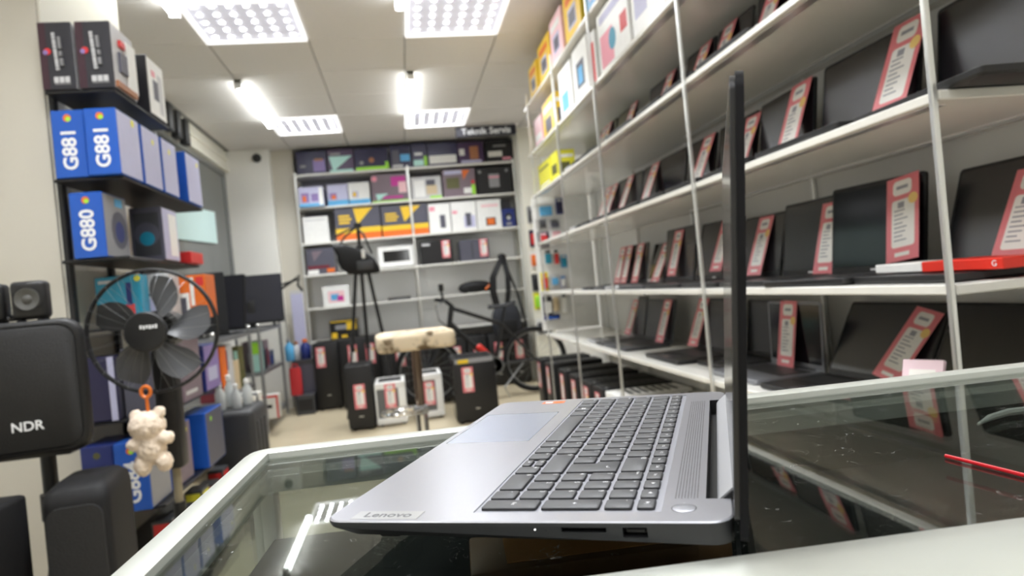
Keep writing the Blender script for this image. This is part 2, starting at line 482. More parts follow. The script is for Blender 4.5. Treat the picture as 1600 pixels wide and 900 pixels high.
MB().box(.03, CL - .03, -CW + .02, -.05, GZ - .084, GZ - .0725).build('display_shelf', mat('display_shelf_dark', (.012, .013, .013), .9, spec=.1), cnt, smooth=0)
MB().box(.02, CL - .02, -CW + .005, -CW + .012, .30, GZ - .07).build('rear_panel', mat('counter_inside', (.03, .032, .032), .5), cnt)
MB().cyl((.99, -.012, GZ - .0005), (.99, -.012, GZ + .004), .005, n=14).build('screw_cover', mat('clear_plastic', (.55, .56, .5), .2), cnt)
cm4 = Matrix.Translation((-.172, .732, 0)) @ Matrix.Rotation(cang, 4, 'Z')


def cloc(px, py, z):
    """position on a level of the counter"""
    return at(px, py, Z=z)


# things inside the counter
def in_counter(name, label, cat, px, py, dz, w, d, h, m1, m2, rz=0):
    p = cloc(px, py, GZ - dz)
    t = thing(name, label, cat, (p.x, p.y, GZ - dz), rz)
    MB().rbox(-w / 2, w / 2, -d / 2, d / 2, 0, h, r=.003).build('carton', m1, t)
    MB().box(-w * .36, w * .36, -d * .36, d * .36, h, h + .0006).build('printed_label', m2, t)
    return t


in_counter('cardboard_box', 'flat brown cardboard box seen through the glass below the laptop side', 'box', 930, 868, .072, .20, .075, .014, cm('brown'), mat('kraft', (.50, .22, .055), .6), cang)
p0, p1 = cloc(1478, 716, GZ), cloc(1640, 757, GZ)
cab = [(p0.x * (1 - q) + p1.x * q, p0.y * (1 - q) + p1.y * q + .0015 * math.sin(q * 3), GZ + .0017) for q in (0, .25, .5, .75, 1)]
tag(MB().tube(cab, .0014, 8).build('red_cable', mat('red_rubber', (.75, .02, .03), .4)), 'thin red cable lying on the counter glass at the right', 'cable')
arc = [cloc(1528, 663, GZ - .0095), cloc(1548, 652, GZ - .0095), cloc(1575, 644, GZ - .0095), cloc(1610, 640, GZ - .0095), cloc(1650, 641, GZ - .0095)]
tag(MB().tube(arc, [.001, .003, .0034, .0034, .0034], 8).build('white_cable', cm('white')), 'white curved cable just under the glass near the far rail', 'cable')

# ------------------------------------------------------------------ the open laptop on the counter
LT = thing('laptop', 'large grey laptop standing open on the glass counter, seen from its right side', 'laptop', (-.0616, .4163, .9493))
tl, th = .0096, -.4543
u = Vector((math.cos(th) * math.cos(tl), math.sin(th) * math.cos(tl), math.sin(tl)))
v = Vector((-math.sin(th), math.cos(th), 0)); w = u.cross(v)
LT.rotation_euler = Matrix((u, v, w)).transposed().to_euler()
D, W = .2357, .3593
M_deck = mat('laptop_deck', (.54, .55, .60), .31, metal=.80, noise=.02, scale=400)
M_side = mat('laptop_side', (.020, .021, .022), .5)
M_bot = mat('laptop_bottom', (.012, .012, .013), .6)
M_key = mat('laptop_key', (.085, .088, .094), .45)
M_keyside = mat('laptop_key_side', (.015, .015, .017), .5)
M_well = mat('laptop_well', (.44, .45, .50), .38, metal=.5)


def ring(inset, zf):
    pts = rrect(inset, D - inset, inset, W - inset, .012, 5, [max(.004, .012 - inset * .3)] * 4)
    return [(x, y, zf(x)) for x, y in pts]


body = MB().loft([ring(.0008, lambda x: 0), ring(0, lambda x: -.0008), ring(0, lambda x: -.0026), ring(.0006, lambda x: -.0040 - .036 * x), ring(.010, lambda x: -.0112 - .017 * x), ], ms=[0, 1, 1, 2])
body.m[-2], body.m[-1] = 0, 2
me = body.mesh('base', [M_deck, M_side, M_bot, M_well, M_black], 0)
me = boolean(me, [(.0918, .1990, .0142, .3470, -.0007, .01), (.2216, .30, .035, .3146, -.0125, .01), (.0058, .0792, .1806, .2936, -.0007, .01),
                  (.147, .1712, -.01, .006, -.0058, -.0032), (.1797, .1925, -.01, .008, -.0085, -.0031)])
for pl in me.polygons:  # keyboard well and port insides
    c = pl.center
    if -.0008 < c.z < -.0001 and .0917 < c.x < .1991 and .0141 < c.y < .3471: pl.material_index = 3
    elif .2215 < c.x < .2352 and .034 < c.y < .316 and c.z < -.0002: pl.material_index = 4
    elif c.z < -.003 and .146 < c.x < .193 and .0005 < c.y < .009: pl.material_index = 4
me.polygons.foreach_set('use_smooth', [True] * len(me.polygons)); me.set_sharp_from_angle(angle=R(25))
put('base', me, LT)
MB().prism(rrect(.0062, .0788, .1810, .2932, .002, 3), -.0006, -.00005).build('touchpad', mat('laptop_touchpad', (.52, .56, .66), .27, metal=.62), LT)
# keys
KM = {}
PX, PY = .0181, 3285 / 19 * 1e-4


def key(x0, x1, y0, y1, poly=None):
    g = .00135
    k = (round(x1 - x0, 4), round(y1 - y0, 4), poly)
    if k not in KM:
        a, b = x1 - x0 - 2 * g, y1 - y0 - 2 * g
        if poly:   # return key with a step
            st = PY * .25
            def ol(i): return [(i, i), (a - i, i), (a - i, b - i), (a / 2 + .001 + i, b - i), (a / 2 + .001 + i, b - st - i), (i, b - st - i)]
        else:
            def ol(i): return rrect(i, a - i, i, b - i, .0016, 2)
        r = [[(x, y, z) for x, y in ol(i)] for i, z in ((0, 0), (.0001, .0014), (.0006, .0017))]
        KM[k] = MB().loft(r, ms=[1, 1, 0]).mesh('key', [M_key, M_keyside], 40)
    return put('key', KM[k], LT, (x0 + g, y0 + g, -.0007))


legend_n = [0]


def legend(ko, s, size, dx, dy):
    put('legend', text_mesh(s, size, M_letw, .00003), ko, (dx, dy, .00173), (0, 0, -PI / 2))


YL = .3455     # left end of the keyboard (y runs to the right-hand side as it falls)
rows = [
    (.0935, [('Ctrl', 1.25), ('Fn', 1), ('#', 1), ('Alt', 1.25), ('', 5.5), ('AltGr', 1), ('Ctrl', 1), ('←', 1), ('↕', 1), ('→', 1)]),
    (.0935 + PX, [('⇧', 1.25), ('<', 1)] + [(c, 1) for c in 'ZXCVBNMÖÇ.'] + [('⇧', 2.75)]),
    (.0935 + 2 * PX, [('Caps', 1.75)] + [(c, 1) for c in 'ASDFGHJKLŞİ,'] + [('ENT', 1.25)]),
    (.0935 + 3 * PX, [('Tab', 1.5)] + [(c, 1) for c in 'QWERTYUIOPĞÜ'] + [('', 0)]),
    (.0935 + 4 * PX, [('"', 1)] + [(c, 1) for c in '1234567890*-'] + [('⌫', 2)])]
for x0, ks in rows:
    kx = 0
    for s, wd in ks:
        y1 = YL - kx * PY; y0 = y1 - wd * PY
        kx += wd
        if not wd: continue
        if s == 'ENT':
            k = key(x0, x0 + 2 * PX, y0, y1 + PY * .25, 'step'); legend(k, '↵', .005, .026, .010); continue
        if s == '↕':
            a = key(x0, x0 + PX / 2, y0, y1); legend(a, '↓', .004, PX / 4 - .0008, wd * PY / 2)
            a = key(x0 + PX / 2, x0 + PX, y0, y1); legend(a, '↑', .004, PX / 4 - .0008, wd * PY / 2); continue
        k = key(x0, x0 + PX, y0, y1)
        if s == '#':
            MB().box(.006, .0078, .006, .0078, .0017, .00175).box(.0083, .0101, .006, .0078, .0017, .00175).box(.006, .0078, .0083, .0101, .0017, .00175).box(.0083, .0101, .0083, .0101, .0017, .00175).build('legend', M_letw, k, smooth=0)
        elif s: legend(k, s, .0046 if len(s) == 1 else .0030, PX - .0062, wd * PY - (.0052 if len(s) == 1 else .0065))
num = [(0, [('0', 2), (',', 1)]), (1, [('1', 1), ('2', 1), ('3', 1)]), (2, [('4', 1), ('5', 1), ('6', 1)]), (3, [('7', 1), ('8', 1), ('9', 1)]), (4, [('Num', 1), ('÷', 1), ('×', 1), ('-', 1)])]
for r, ks in num:
    kx = 15
    for s, wd in ks:
        y1 = YL - kx * PY; y0 = y1 - wd * PY; kx += wd
        k = key(.0935 + r * PX, .0935 + (r + 1) * PX, y0, y1)
        legend(k, s, .0046 if len(s) == 1 else .0028, PX - .0062, wd * PY - .0055)
for r, s in ((0, 'Ent'), (2, '+')):
    k = key(.0935 + r * PX, .0935 + (r + 2) * PX, YL - 19 * PY, YL - 18 * PY); legend(k, s, .0050 if s == '+' else .0032, PX, PY / 2 - .001)
for i, s in enumerate(['Esc'] + ['F%d' % q for q in range(1, 13)] + ['Ins', 'Del', 'Prt', '▶', '◀', '▶|']):
    k = key(.0935 + 5 * PX, .0935 + 5 * PX + .0124, YL - (i + 1) * PY, YL - i * PY); legend(k, s, .0030, .0052, PY / 2 - .001)
# speaker grille: eight fine dotted lines
g = MB()
for k in range(8):
    x = .2052 + .0017 * k
    for j in range(150):
        y = .036 + j * .00185 + (.0009 if k % 2 else 0)
        g.add([(x - .00035, y - .0004, .00004), (x + .00035, y - .0004, .00004), (x + .00035, y + .0004, .00004), (x - .00035, y + .0004, .00004)], [(0, 1, 2, 3)])
o = g.build('speaker_grille', M_bot, LT, smooth=0); o['kind'] = 'stuff'
MB().lathe([(.0062, 0), (.0062, .0003), (.0055, .0006), (.001, .0004)], 32, c=(.2105, .0200, -.0002)).build('power_button', mat('laptop_button', (.42, .43, .47), .36, metal=.6), LT)
MB().lathe([(.0066, 0), (.0066, .00005)], 32, c=(.2105, .0200, 0)).build('power_button_ring', M_keyside, LT)
MB().lathe([(.0004, 0), (.0004, .00006)], 8, c=(.2103, .0280, 0)).build('power_light', M_letw, LT)
# maker's plate and sticker on the palm rest
lp = MB().box(.0175, .0605, .0030, .0162, 0, .0002).build('badge', mat('laptop_badge', (.62, .63, .64), .28, metal=.6), LT)
put('lettering', text_mesh('Lenovo', .0104, mat('badge_text', (.15, .155, .17), .35), .00004, bold=.012), lp, (.0395, .0096, .00026), None)
st = MB().box(.050, .074, .338, .350, 0, .0001).build('sticker', mat('sticker_orange', (.72, .20, .08), .3), LT)
MB().box(.053, .061, .341, .347, .0001, .00016).build('sticker_print', M_letw, st); MB().box(.0635, .071, .341, .347, .0001, .00016).build('sticker_print', cm('orange'), st)
# right side: light, port interiors
MB().cyl((.1323, .0006, -.0044), (.1323, -.0003, -.0044), .00045, n=10).build('charge_light', mat('charge_led', (1, 1, 1), .4, emit=1), LT)
MB().cyl((.1384, .0006, -.0046), (.1384, -.0002, -.0046), .0006, n=8).build('reset_hole', M_bot, LT)
MB().box(.1815, .1908, .003, .0078, -.0066, -.0052).build('port_tongue', M_bot, LT)
# hinge cover with black end, and the lid
MB().prism([(.2275, -.010), (.2275, -.0030), (.2290, -.0008), (.2372, .0062), (.2392, .0062), (.2392, -.010)], .0375, .3130, 'y').build('hinge_cover', mat('hinge_grey', (.50, .51, .54), .4, metal=.3), LT)
MB().prism([(.2285, -.010), (.2285, -.002), (.2375, .0055), (.2392, .0055), (.2392, -.010)], .0350, .0373, 'y').build('hinge_end', M_black, LT)
lt = R(5.05)
ld = bpy.data.objects.new('lid', MB().prism(rrect(0, .2345, -W, 0, .010, 5, [.004, .010, .010, .004]), -.0040, 0).mesh('lid', mat('lid_shell', (.007, .007, .008), .5, spec=.12), 40))
COL.objects.link(ld); ld.parent = LT
# lid axes: x up the lid, z out of its back
lx, lz = Vector((math.sin(lt), 0, math.cos(lt))), Vector((math.cos(lt), 0, -math.sin(lt)))
ml = Matrix((lx, lz.cross(lx), lz)).transposed().to_4x4()
ml.translation = Vector((.2415, 0, -.0112))
ld.matrix_local = ml
MB().prism(rrect(.010, .2325, -W + .0012, -.0012, .009, 5, [.003, .009, .009, .003]), -.0066, -.0040).build('bezel', mat('lid_bezel', (.012, .012, .013), .35), ld)
MB().box(.022, .226, .008 - W, -.008, -.0068, -.0066).build('screen', M_gloss, ld)
MB().rbox(.2328, .2358, -.210, -.150, -.0045, -.0005, r=.001).build('camera_bump', MATS['lid_shell'], ld)
for y0 in (.03, .245):
    MB().rbox(.02, .035, y0, y0 + .03, -.0214, -.0125, r=.002).build('rubber_foot', M_bot, LT)
MB().rbox(.205, .215, .03, W - .03, -.0232, -.0165, r=.002).build('rubber_foot', M_bot, LT)

# ------------------------------------------------------------------ shared builders for goods
tg = MB()
tg.rbox(-.045, .045, -.0008, .0002, -.2, 0, r=.0005, seg=1, m=0)
tg.prism(rrect(-.029, .034, -.168, -.056, .007, 3), -.0012, -.0009, 'y', 1)
tg.prism(rrect(-.026, .026, -.045, -.010, .010, 3), -.0012, -.0009, 'y', 1)
for k in range(8): tg.box(-.022, random.uniform(.0, .024), -.0015, -.00125, -.083 - k * .010, -.080 - k * .010, 2)
tg.box(-.012, .006, -.0015, -.00125, -.076, -.062, 2); tg.box(-.016, .016, -.0015, -.00125, -.031, -.023, 2); tg.box(-.02, .02, -.0012, -.0009, -.189, -.180, 1)
tg.prism([(.030 + .013 * math.cos(a * PI / 6), -.060 + .013 * math.sin(a * PI / 6)) for a in range(12)], -.0018, -.0013, 'y', 3)
tag_me = tg.mesh('price_tag', [M_tagred, M_tagwhite, M_taggrey, M_tagyel], 0)


def price_tag(parent, loc, rot=(0, 0, 0), s=1.0):
    o = put('price_tag', tag_me, parent, loc, rot); o.scale = (s, s, s)
    return o


PROTO = {}


def cached(k, f):
    if k not in PROTO: PROTO[k] = f()
    return PROTO[k]


def shelf_laptop(label, x, y, z, w=.36, d=.24, h=.225, tilt=105, rz=-90, tone='black', screen='gloss', tagx=None, tagdrop=.0, tagrot=0, group='laptops on the wall shelves', tags=1.12, logo=False, lean=7):
    """an open laptop whose hinge stands at x, y; it faces the aisle"""
    t = thing('laptop', label, 'laptop', (x, y, z), R(rz), group)
    mt = {'black': M_black, 'grey': M_deckg, 'silver': mat('silver_laptop', (.55, .56, .58), .35, metal=.6), 'dark': cm('charcoal')}[tone]
    k = (w, d, h, tone, screen)

    def f():
        b = MB().loft([[(px, py, zz) for px, py in rrect(-w / 2 + e, w / 2 - e, -d + e, 0 - e, .012, 3)] for e, zz in ((.004, 0), (0, .005), (0, .015), (.0012, .0165))])
        kb = MB().box(-w / 2 + .018, w / 2 - .018, -d + .10, -.03, .0162, .0172)
        for r in range(5):
            for q in range(14):
                kx = -w / 2 + .021 + q * (w - .042) / 14
                kb.box(kx + .001, kx + (w - .042) / 14 - .001, -.034 - .021 * r - .018, -.034 - .021 * r, .0172, .0186, 1)
        tp = MB().box(-.055, .055, -d + .012, -d + .085, .0162, .0168)
        lid = MB().prism(rrect(-w / 2, w / 2, 0, h, .010, 3, [.003, .003, .010, .010]), -.0015, .006, 'y')
        sc = MB().prism(rrect(-w / 2 + .007, w / 2 - .007, .022, h - .008, .004, 2), -.0022, -.0014, 'y')
        hg = MB().cyl((-w * .36, -.004, .014), (w * .36, -.004, .014), .0055, n=10)
        return (b.mesh('base', mt), kb.mesh('keyboard', [M_keyb, mat('shelf_key', (.035, .035, .038), .4)], 0), tp.mesh('touchpad', mat('shelf_touchpad', (.05, .05, .055), .25) if tone != 'grey' else M_deckg),
                lid.mesh('lid', mt), sc.mesh('screen', M_gloss if screen == 'gloss' else M_sheen if screen == 'satin' else cm('lightgrey')), hg.mesh('hinge', M_black))
    b, kb, tp, lid, sc, hg = cached(k, f)
    put('base', b, t); put('keyboard', kb, t); put('touchpad', tp, t); put('hinge', hg, t)
    l = put('lid', lid, t, (0, 0, .012), (-R(tilt - 90), 0, 0))
    put('screen', sc, l)
    if logo: put('lettering', cached('lgbar', lambda: MB().box(-.014, .014, -.0004, 0, -.0025, .0025).mesh('lettering', M_letw, 0)), l, (0, -.0017, .012))
    if tagx is not None:
        price_tag(l, (tagx, -.004, h - .002 - tagdrop), (-R(lean), R(tagrot), 0), tags)
    return t


def carton(name, label, cat, x0, x1, y0, y1, z0, z1, base, prints=(), group=None, text=None, rz=0.0, roughness=.35):
    """a card box, its printed areas as thin parts: prints = (face, u0, u1, v0, v1, colour); face F looks to -y, R to +x, L to -x"""
    cx, cy = (x0 + x1) / 2, (y0 + y1) / 2
    w, d, h = x1 - x0, y1 - y0, z1 - z0
    o = MB().rbox(-w / 2, w / 2, -d / 2, d / 2, 0, h, r=min(.003, w * .04), seg=1).build(name, cm(base, roughness), None, (cx, cy, z0), (0, 0, rz), smooth=0)
    tag(o, label, cat, group)
    e = .0007
    for n, (f, u0, u1, v0, v1, c) in enumerate(prints):
        k = e + n * .0003
        if f == 'F': q = MB().box((u0 - .5) * w, (u1 - .5) * w, -d / 2 - k, -d / 2, v0 * h, v1 * h)
        elif f == 'R': q = MB().box(w / 2, w / 2 + k, (u0 - .5) * d, (u1 - .5) * d, v0 * h, v1 * h)
        elif f == 'L': q = MB().box(-w / 2 - k, -w / 2, (.5 - u1) * d, (.5 - u0) * d, v0 * h, v1 * h)
        elif f == 'T': q = MB().box((u0 - .5) * w, (u1 - .5) * w, (v0 - .5) * d, (v1 - .5) * d, h, h + k)
        elif f == 'D':  # disc on the front: u0,v0 centre, u1 radius (fraction of height)
            q = MB().cyl(((u0 - .5) * w, -d / 2, v0 * h), ((u0 - .5) * w, -d / 2 - k, v0 * h), u1 * h, n=16)
        elif f == 'E':  # disc on the +x side
            q = MB().cyl((w / 2, (u0 - .5) * d, v0 * h), (w / 2 + k, (u0 - .5) * d, v0 * h), u1 * h, n=16)
        elif f == 'G':  # disc on the -x side
            q = MB().cyl((-w / 2, (.5 - u0) * d, v0 * h), (-w / 2 - k, (.5 - u0) * d, v0 * h), u1 * h, n=16)
        elif f == 'W':  # triangle on the front: corners u0,v1  u1,v1  (u0+u1*.3),v0
            q = MB().prism([((u0 - .5) * w, v1 * h), ((u1 - .5) * w, v1 * h), ((u0 + (u1 - u0) * .15 - .5) * w, v0 * h)], -d / 2 - k, -d / 2, 'y')
        q.build('print', c if not isinstance(c, str) else cm(c), o, smooth=0)
    if text:   # (face, string, size, u, v, turn)
        for f, s, size, uu, vv, turn in text:
            if f == 'F': put('lettering', text_mesh(s, size, M_letw, .0002, bold=.025), o, ((uu - .5) * w, -d / 2 - .0016, vv * h), Euler((PI / 2, 0, 0)).to_matrix().to_4x4().to_euler() if not turn else (Matrix.Rotation(PI / 2, 3, 'X') @ Matrix.Rotation(turn, 3, 'Z')).to_euler())
            else: put('lettering', text_mesh(s, size, M_letw, .0002), o, (-w / 2 - .0016, (.5 - uu) * d, vv * h), (PI / 2, 0, -PI / 2))
    return o


def front_carton(name, label, px0, px1, ptop, z0, Y, depth, base, prints=(), group=None, cat='box', **kw):
    """a box standing on a far shelf: pixel columns and top row at its front plane"""
    a, b = at(px0, ptop, Y=Y), at(px1, ptop, Y=Y)
    top = min([(a.z + b.z) / 2] + [z - .026 for z in (1.02, 1.37, 1.705, 2.08, 2.43) if z > z0 + .05])
    return carton(name, label, cat, a.x, b.x, Y, Y + depth, z0, top, base, prints, group, **kw)


# ------------------------------------------------------------------ wall of shelves on the right
SZ = [.69, 1.0, 1.36, 1.71, 2.01, 2.35]      # board tops
SU = thing('shelving_unit', 'tall white shelving with thin metal posts along the right side, full of laptops', 'shelves', (1.0, 1.09, 0))
Y0S, Y1S, XS = 1.09, 4.89, 1.0
for z in SZ:
    MB().rbox(0, .44, 0, Y1S - Y0S, z - .020, z - .001, r=.002, seg=1).build('shelf_board', M_shelf, SU)
    if z < 2.3: MB().box(.018, .05, .04, Y1S - Y0S - .04, z - .021, z - .020).box(.36, .39, .04, 1.9, z - .024, z - .020).build('support_strip', M_alu, SU, smooth=0)
for y in (1.098, 2.135, 3.13, 3.92, 4.72):
    MB().rbox(-.013, -.001, y - Y0S - .006, y - Y0S + .006, 0, 2.42, r=.002, seg=1).build('post', M_alu, SU)
    MB().rbox(.424, .440, y - Y0S - .008, y - Y0S + .008, 0, 2.36, r=.002, seg=1).build('rear_post', M_alu, SU)
MB().box(.441, .449, 0, Y1S - Y0S, .45, 2.36).build('back_panel', mat('shelf_back', (.72, .72, .70), .35), SU)
HX = 1.285


def lx(px, py, X=HX):
    return at(px, py, X=X).y


def row(z, items):
    """laptops side by side along the wall, from the far end to the near one; upper rows stand closer to the shelf edge"""
    up = z > 1.2
    X = 1.215 if up else HX
    L = []
    for (pl, pr_, pm, kw, label) in items:
        ya, yb = lx(pl, pm, X), lx(pr_, pm, X)
        wd = kw.pop('w', None) or min(.39, max(.30, abs(ya - yb)))
        tp = kw.pop('tag', None)
        y = (ya + yb) / 2
        L.append([y, wd, y - lx(tp, pm, X) if tp is not None else None, kw, label])
    for _ in range(60):
        L[0][0] = min(L[0][0], 3.90 - L[0][1] / 2)
        for p, q in zip(L, L[1:]):
            o = (q[0] + q[1] / 2) - (p[0] - p[1] / 2) + .022
            if o > 0:
                for s, e in ((p, 1), (q, -1)):
                    if s[1] > .20: s[1] -= o * .25; s[0] += e * o * .125
                    else: s[0] += e * o * .25
    for y, wd, tx, kw, label in L:
        if up: kw.setdefault('d', .21); kw['tilt'] = min(kw.get('tilt', 100), 101); kw.setdefault('lean', 13)
        if tx is not None: kw['tagx'] = max(-wd / 2 + .03, min(wd / 2 - .03, tx))
        shelf_laptop(label, X + kw.pop('dx', 0), y, z, w=round(wd, 2), **kw)


G4 = dict(tone='dark')
row(.69, [
    (897, 948, 520, dict(tone='silver', screen='grey', h=.22, tag=940, tags=1.05), 'silver laptop with pale screen at the far end of the lowest shelf'),
    (948, 1004, 520, dict(tilt=102, screen='satin', h=.24, tone='dark'), 'dark laptop without a price tag on the lowest shelf, beside the silver one'),
    (1003, 1050, 520, dict(tilt=102, screen='satin', tag=1036, tone='dark'), 'dark laptop with one price tag before the bare white gap on the lowest shelf'),
    (1078, 1150, 530, dict(tilt=104, screen='satin', tag=1090, w=.37, h=.235), 'laptop on the lowest shelf just left of the upright lid, its keyboard deck spread forward'),
    (1163, 1189, 530, dict(tilt=98, dx=.05, screen='satin', w=.30, d=.22), 'dark laptop partly hidden right behind the upright lid on the lowest shelf'),
    (1190, 1286, 530, dict(tilt=92, tone='grey', tag=1230, w=.36, h=.225, tagdrop=-.005), 'grey laptop with lit deck edge and centred price tag, lowest shelf right of the lid'),
    (1290, 1440, 540, dict(tilt=118, rz=-87, screen='satin', tag=1408, w=.38, h=.245, tagrot=12, tagdrop=.02), 'large laptop leaning far back with a slanted red price tag on the lowest shelf'),
    (1445, 1640, 540, dict(tilt=116, w=.38, h=.245), 'black laptop at the near end of the lowest shelf, behind the nearest post'),
])
price_holder = tag(MB().obox((0, 0, .045), (.062, 0, 0), (0, .004, -.001), (0, .03, .045), 0).add([(-.062, -.04, .001), (.062, -.04, .001), (.062, .04, .088), (-.062, .04, .088)], [(0, 1, 2, 3)], 0).build('price_card', mat('card_pink', (.82, .62, .68), .3), None, (1.035, 1.245, .692), (0, 0, R(-60))),
                   'pink and white price card standing at the shelf edge by the nearest post', 'card')
price_holder.scale = (.62, 1, 1.6)
MB().obox((0, -.0052, .045), (.04, 0, 0), (0, .0004, -.0002), (0, .022, .034)).build('print', M_tagwhite, price_holder)
row(1.0, [
    (900, 922, 415, dict(tilt=100, tone='dark', screen='satin', tag=908, w=.33), 'black laptop at the far end of the second lowest shelf'),
    (923, 950, 415, dict(tilt=100, screen='satin', tag=930, w=.33), 'black laptop second from the far end on the second lowest shelf'),
    (962, 998, 415, dict(tilt=100, tone='dark', screen='satin', tag=979, w=.35), 'brownish black laptop just right of the white panel on the second lowest shelf'),
    (998, 1034, 415, dict(tilt=108, tone='silver', tag=1024, w=.33, h=.22, tagdrop=.01), 'silver laptop with warm reflection between two black ones, second lowest shelf'),
    (1032, 1084, 415, dict(tilt=100, tone='dark', screen='satin', tag=1055, w=.37, h=.26, tagdrop=.01), 'tall dark laptop left of the middle post on the second lowest shelf'),
    (1084, 1146, 415, dict(tilt=104, screen='satin', tag=1124, w=.38, h=.255, logo=True), 'laptop with a small white mark under its screen, just left of the upright lid'),
    (1160, 1206, 400, dict(tilt=103, screen='satin', tag=1187, w=.31, h=.235, tagdrop=.005), 'dark laptop just right of the upright lid, second lowest shelf'),
    (1226, 1312, 390, dict(tilt=98, screen='satin', tag=1299, w=.37, h=.245, logo=True, tagdrop=.02), 'laptop half covered by its tilted neighbour, white mark under the screen, second lowest shelf'),
    (1313, 1444, 360, dict(tilt=97, w=.35, dx=-.035, rz=-84, h=.25, tag=1412, logo=True, tagrot=-7, tagdrop=.0), 'black laptop turned toward the counter with a big red price tag, second lowest shelf'),
    (1462, 1660, 360, dict(tilt=107.6, rz=-91.8, screen='satin', w=.31, h=.25, tag=1592, tagdrop=.03), 'laptop with bright sheen on its screen at the near end of the second lowest shelf'),
])
a = at(1366, 412, X=1.10); b = at(1566, 400, X=1.10)
rb = thing('flat_box', 'long flat red and white box lying on the laptop keyboards behind the nearest post', 'box', (1.10, (a.y + b.y) / 2, 1.019), R(-90))
L = abs(a.y - b.y)
MB().rbox(-L / 2 + L * .42, L / 2, 0, .13, 0, .022, r=.002, seg=1).build('red_sleeve', mat('bright_red', (.72, .03, .015), .4), rb)
MB().rbox(-L / 2, -L / 2 + L * .42, .001, .129, .001, .021, r=.002, seg=1).build('white_tray', cm('white'), rb)
put('lettering', text_mesh('G', .016, M_letw), rb, (L / 2 - .018, -.0008, .011), (PI / 2, 0, 0))
row(1.36, [
    (882, 903, 340, dict(tone='silver', screen='grey', tilt=104, tag=896, w=.33), 'laptop with pale tag at the far end of the middle shelf'),
    (903, 926, 335, dict(tilt=104, tag=916, w=.33), 'laptop second from the far end of the middle shelf'),
    (926, 950, 330, dict(tilt=104, screen='satin', w=.33), 'laptop without a price tag in the far bay, middle shelf'),
    (951, 985, 315, dict(tilt=104, tone='dark', screen='satin', tag=958, w=.35, tags=1.05), 'laptop with a slanting white tag at its left, middle shelf'),
    (985, 1022, 300, dict(tilt=104, tone='dark', screen='satin', tag=1013, w=.35), 'dark laptop with a red tag on the middle shelf, left of a bare bluish one'),
    (1022, 1070, 285, dict(tilt=100, w=.36), 'untagged laptop with bluish screen in the middle of the middle shelf'),
    (1070, 1112, 270, dict(tilt=104, w=.33, tag=1102), 'laptop with red tag right behind the middle post, middle shelf'),
    (1113, 1172, 250, dict(tilt=104, w=.36, tag=1170, tagdrop=.01), 'glossy laptop behind the upper part of the upright lid, middle shelf'),
    (1184, 1262, 220, dict(tilt=97, rz=-93, screen='satin', w=.35, tag=1250, tagdrop=-.005, tags=1.25), 'glossy laptop with a shining pink tag, middle shelf right of the lid'),
    (1272, 1440, 150, dict(tilt=99, screen='satin', w=.38, h=.24, tag=1418, tagdrop=-.01, tags=1.25), 'wide black laptop with a large pale pink tag near the nearest post, middle shelf'),
    (1458, 1660, 90, dict(tilt=95.4, rz=-94.6, dx=.02, screen='satin', w=.39, h=.24), 'laptop with a bright glare of ceiling lights at the near end of the middle shelf'),
])
row(1.71, [
    (893, 915, 240, dict(tilt=104, tone='silver', tag=908, w=.27), 'laptop with leaning white tag at the far end of the fourth shelf up'),
    (915, 935, 225, dict(tilt=104, tag=921, w=.28), 'laptop with a short pink tag beside the far bay post, fourth shelf up'),
    (952, 990, 195, dict(tilt=104, tag=992, w=.33), 'low black laptop in the third bay of the fourth shelf up'),
    (1005, 1050, 145, dict(tilt=104, tone='dark', tag=1040, w=.35, screen='satin'), 'grey screened laptop just left of the middle post, fourth shelf up'),
    (1075, 1106, 105, dict(tilt=108, w=.33, tag=1100), 'black laptop right of the middle post, fourth shelf up'),
    (1106, 1152, 70, dict(tilt=108, w=.33, tag=1122), 'black laptop with a pink tag left of the lid top, fourth shelf up'),
    (1185, 1250, 10, dict(tilt=108, w=.34, tag=1200), 'laptop cut by the upper picture edge, fourth shelf up'),
])


# boxes on the two upper shelves: placed along the wall by their columns
def wall_box(label, pl, pr_, pm, z, h, base, prints=(), X0=1.03, X1=1.30, name='product_box', cat='box', group=None, **kw):
    ya, yb = at(pl, pm, X=X0).y, at(pr_, pm, X=X0).y
    k = max(0, max(ya, yb) - 4.87); ya -= k; yb -= k
    return carton(name, label, cat, X0, X1, min(ya, yb), max(ya, yb), z, z + h, base, prints, group, **kw)


gb = 'boxes on the upper shelves'
wall_box('white box with a blue device picture, left of two, upper right shelf', 872, 893, 130, 2.01, .29, 'white', [('L', .2, .7, .15, .5, 'skyblue'), ('L', .1, .9, .8, .9, 'lightgrey')], group=gb)
wall_box('white box with a dark blue device picture beside the second post, upper right shelf', 895, 920, 115, 2.01, .30, 'white', [('L', .25, .75, .25, .7, 'slate'), ('L', .35, .65, .3, .6, 'skyblue')], group=gb)
wall_box('white box with red side strip standing behind the second post', 923, 932, 100, 2.01, .27, 'white', [('L', .2, .8, .05, .8, 'red')], group=gb)
wall_box('large white box with pink and teal picture on the upper right shelf', 934, 985, 60, 2.01, .30, 'white', [('L', .08, .5, .12, .62, 'pink'), ('G', .48, .16, .42, 0, 'teal'), ('L', .75, .95, .35, .6, 'red'), ('L', .1, .9, .8, .92, 'lavender')], group=gb)
wall_box('glossy white box with grey print beside the pink and teal one', 987, 1040, 20, 2.01, .28, 'white', [('L', .1, .5, .3, .7, 'lavender'), ('L', .6, .9, .5, .8, 'lightgrey')], group=gb)
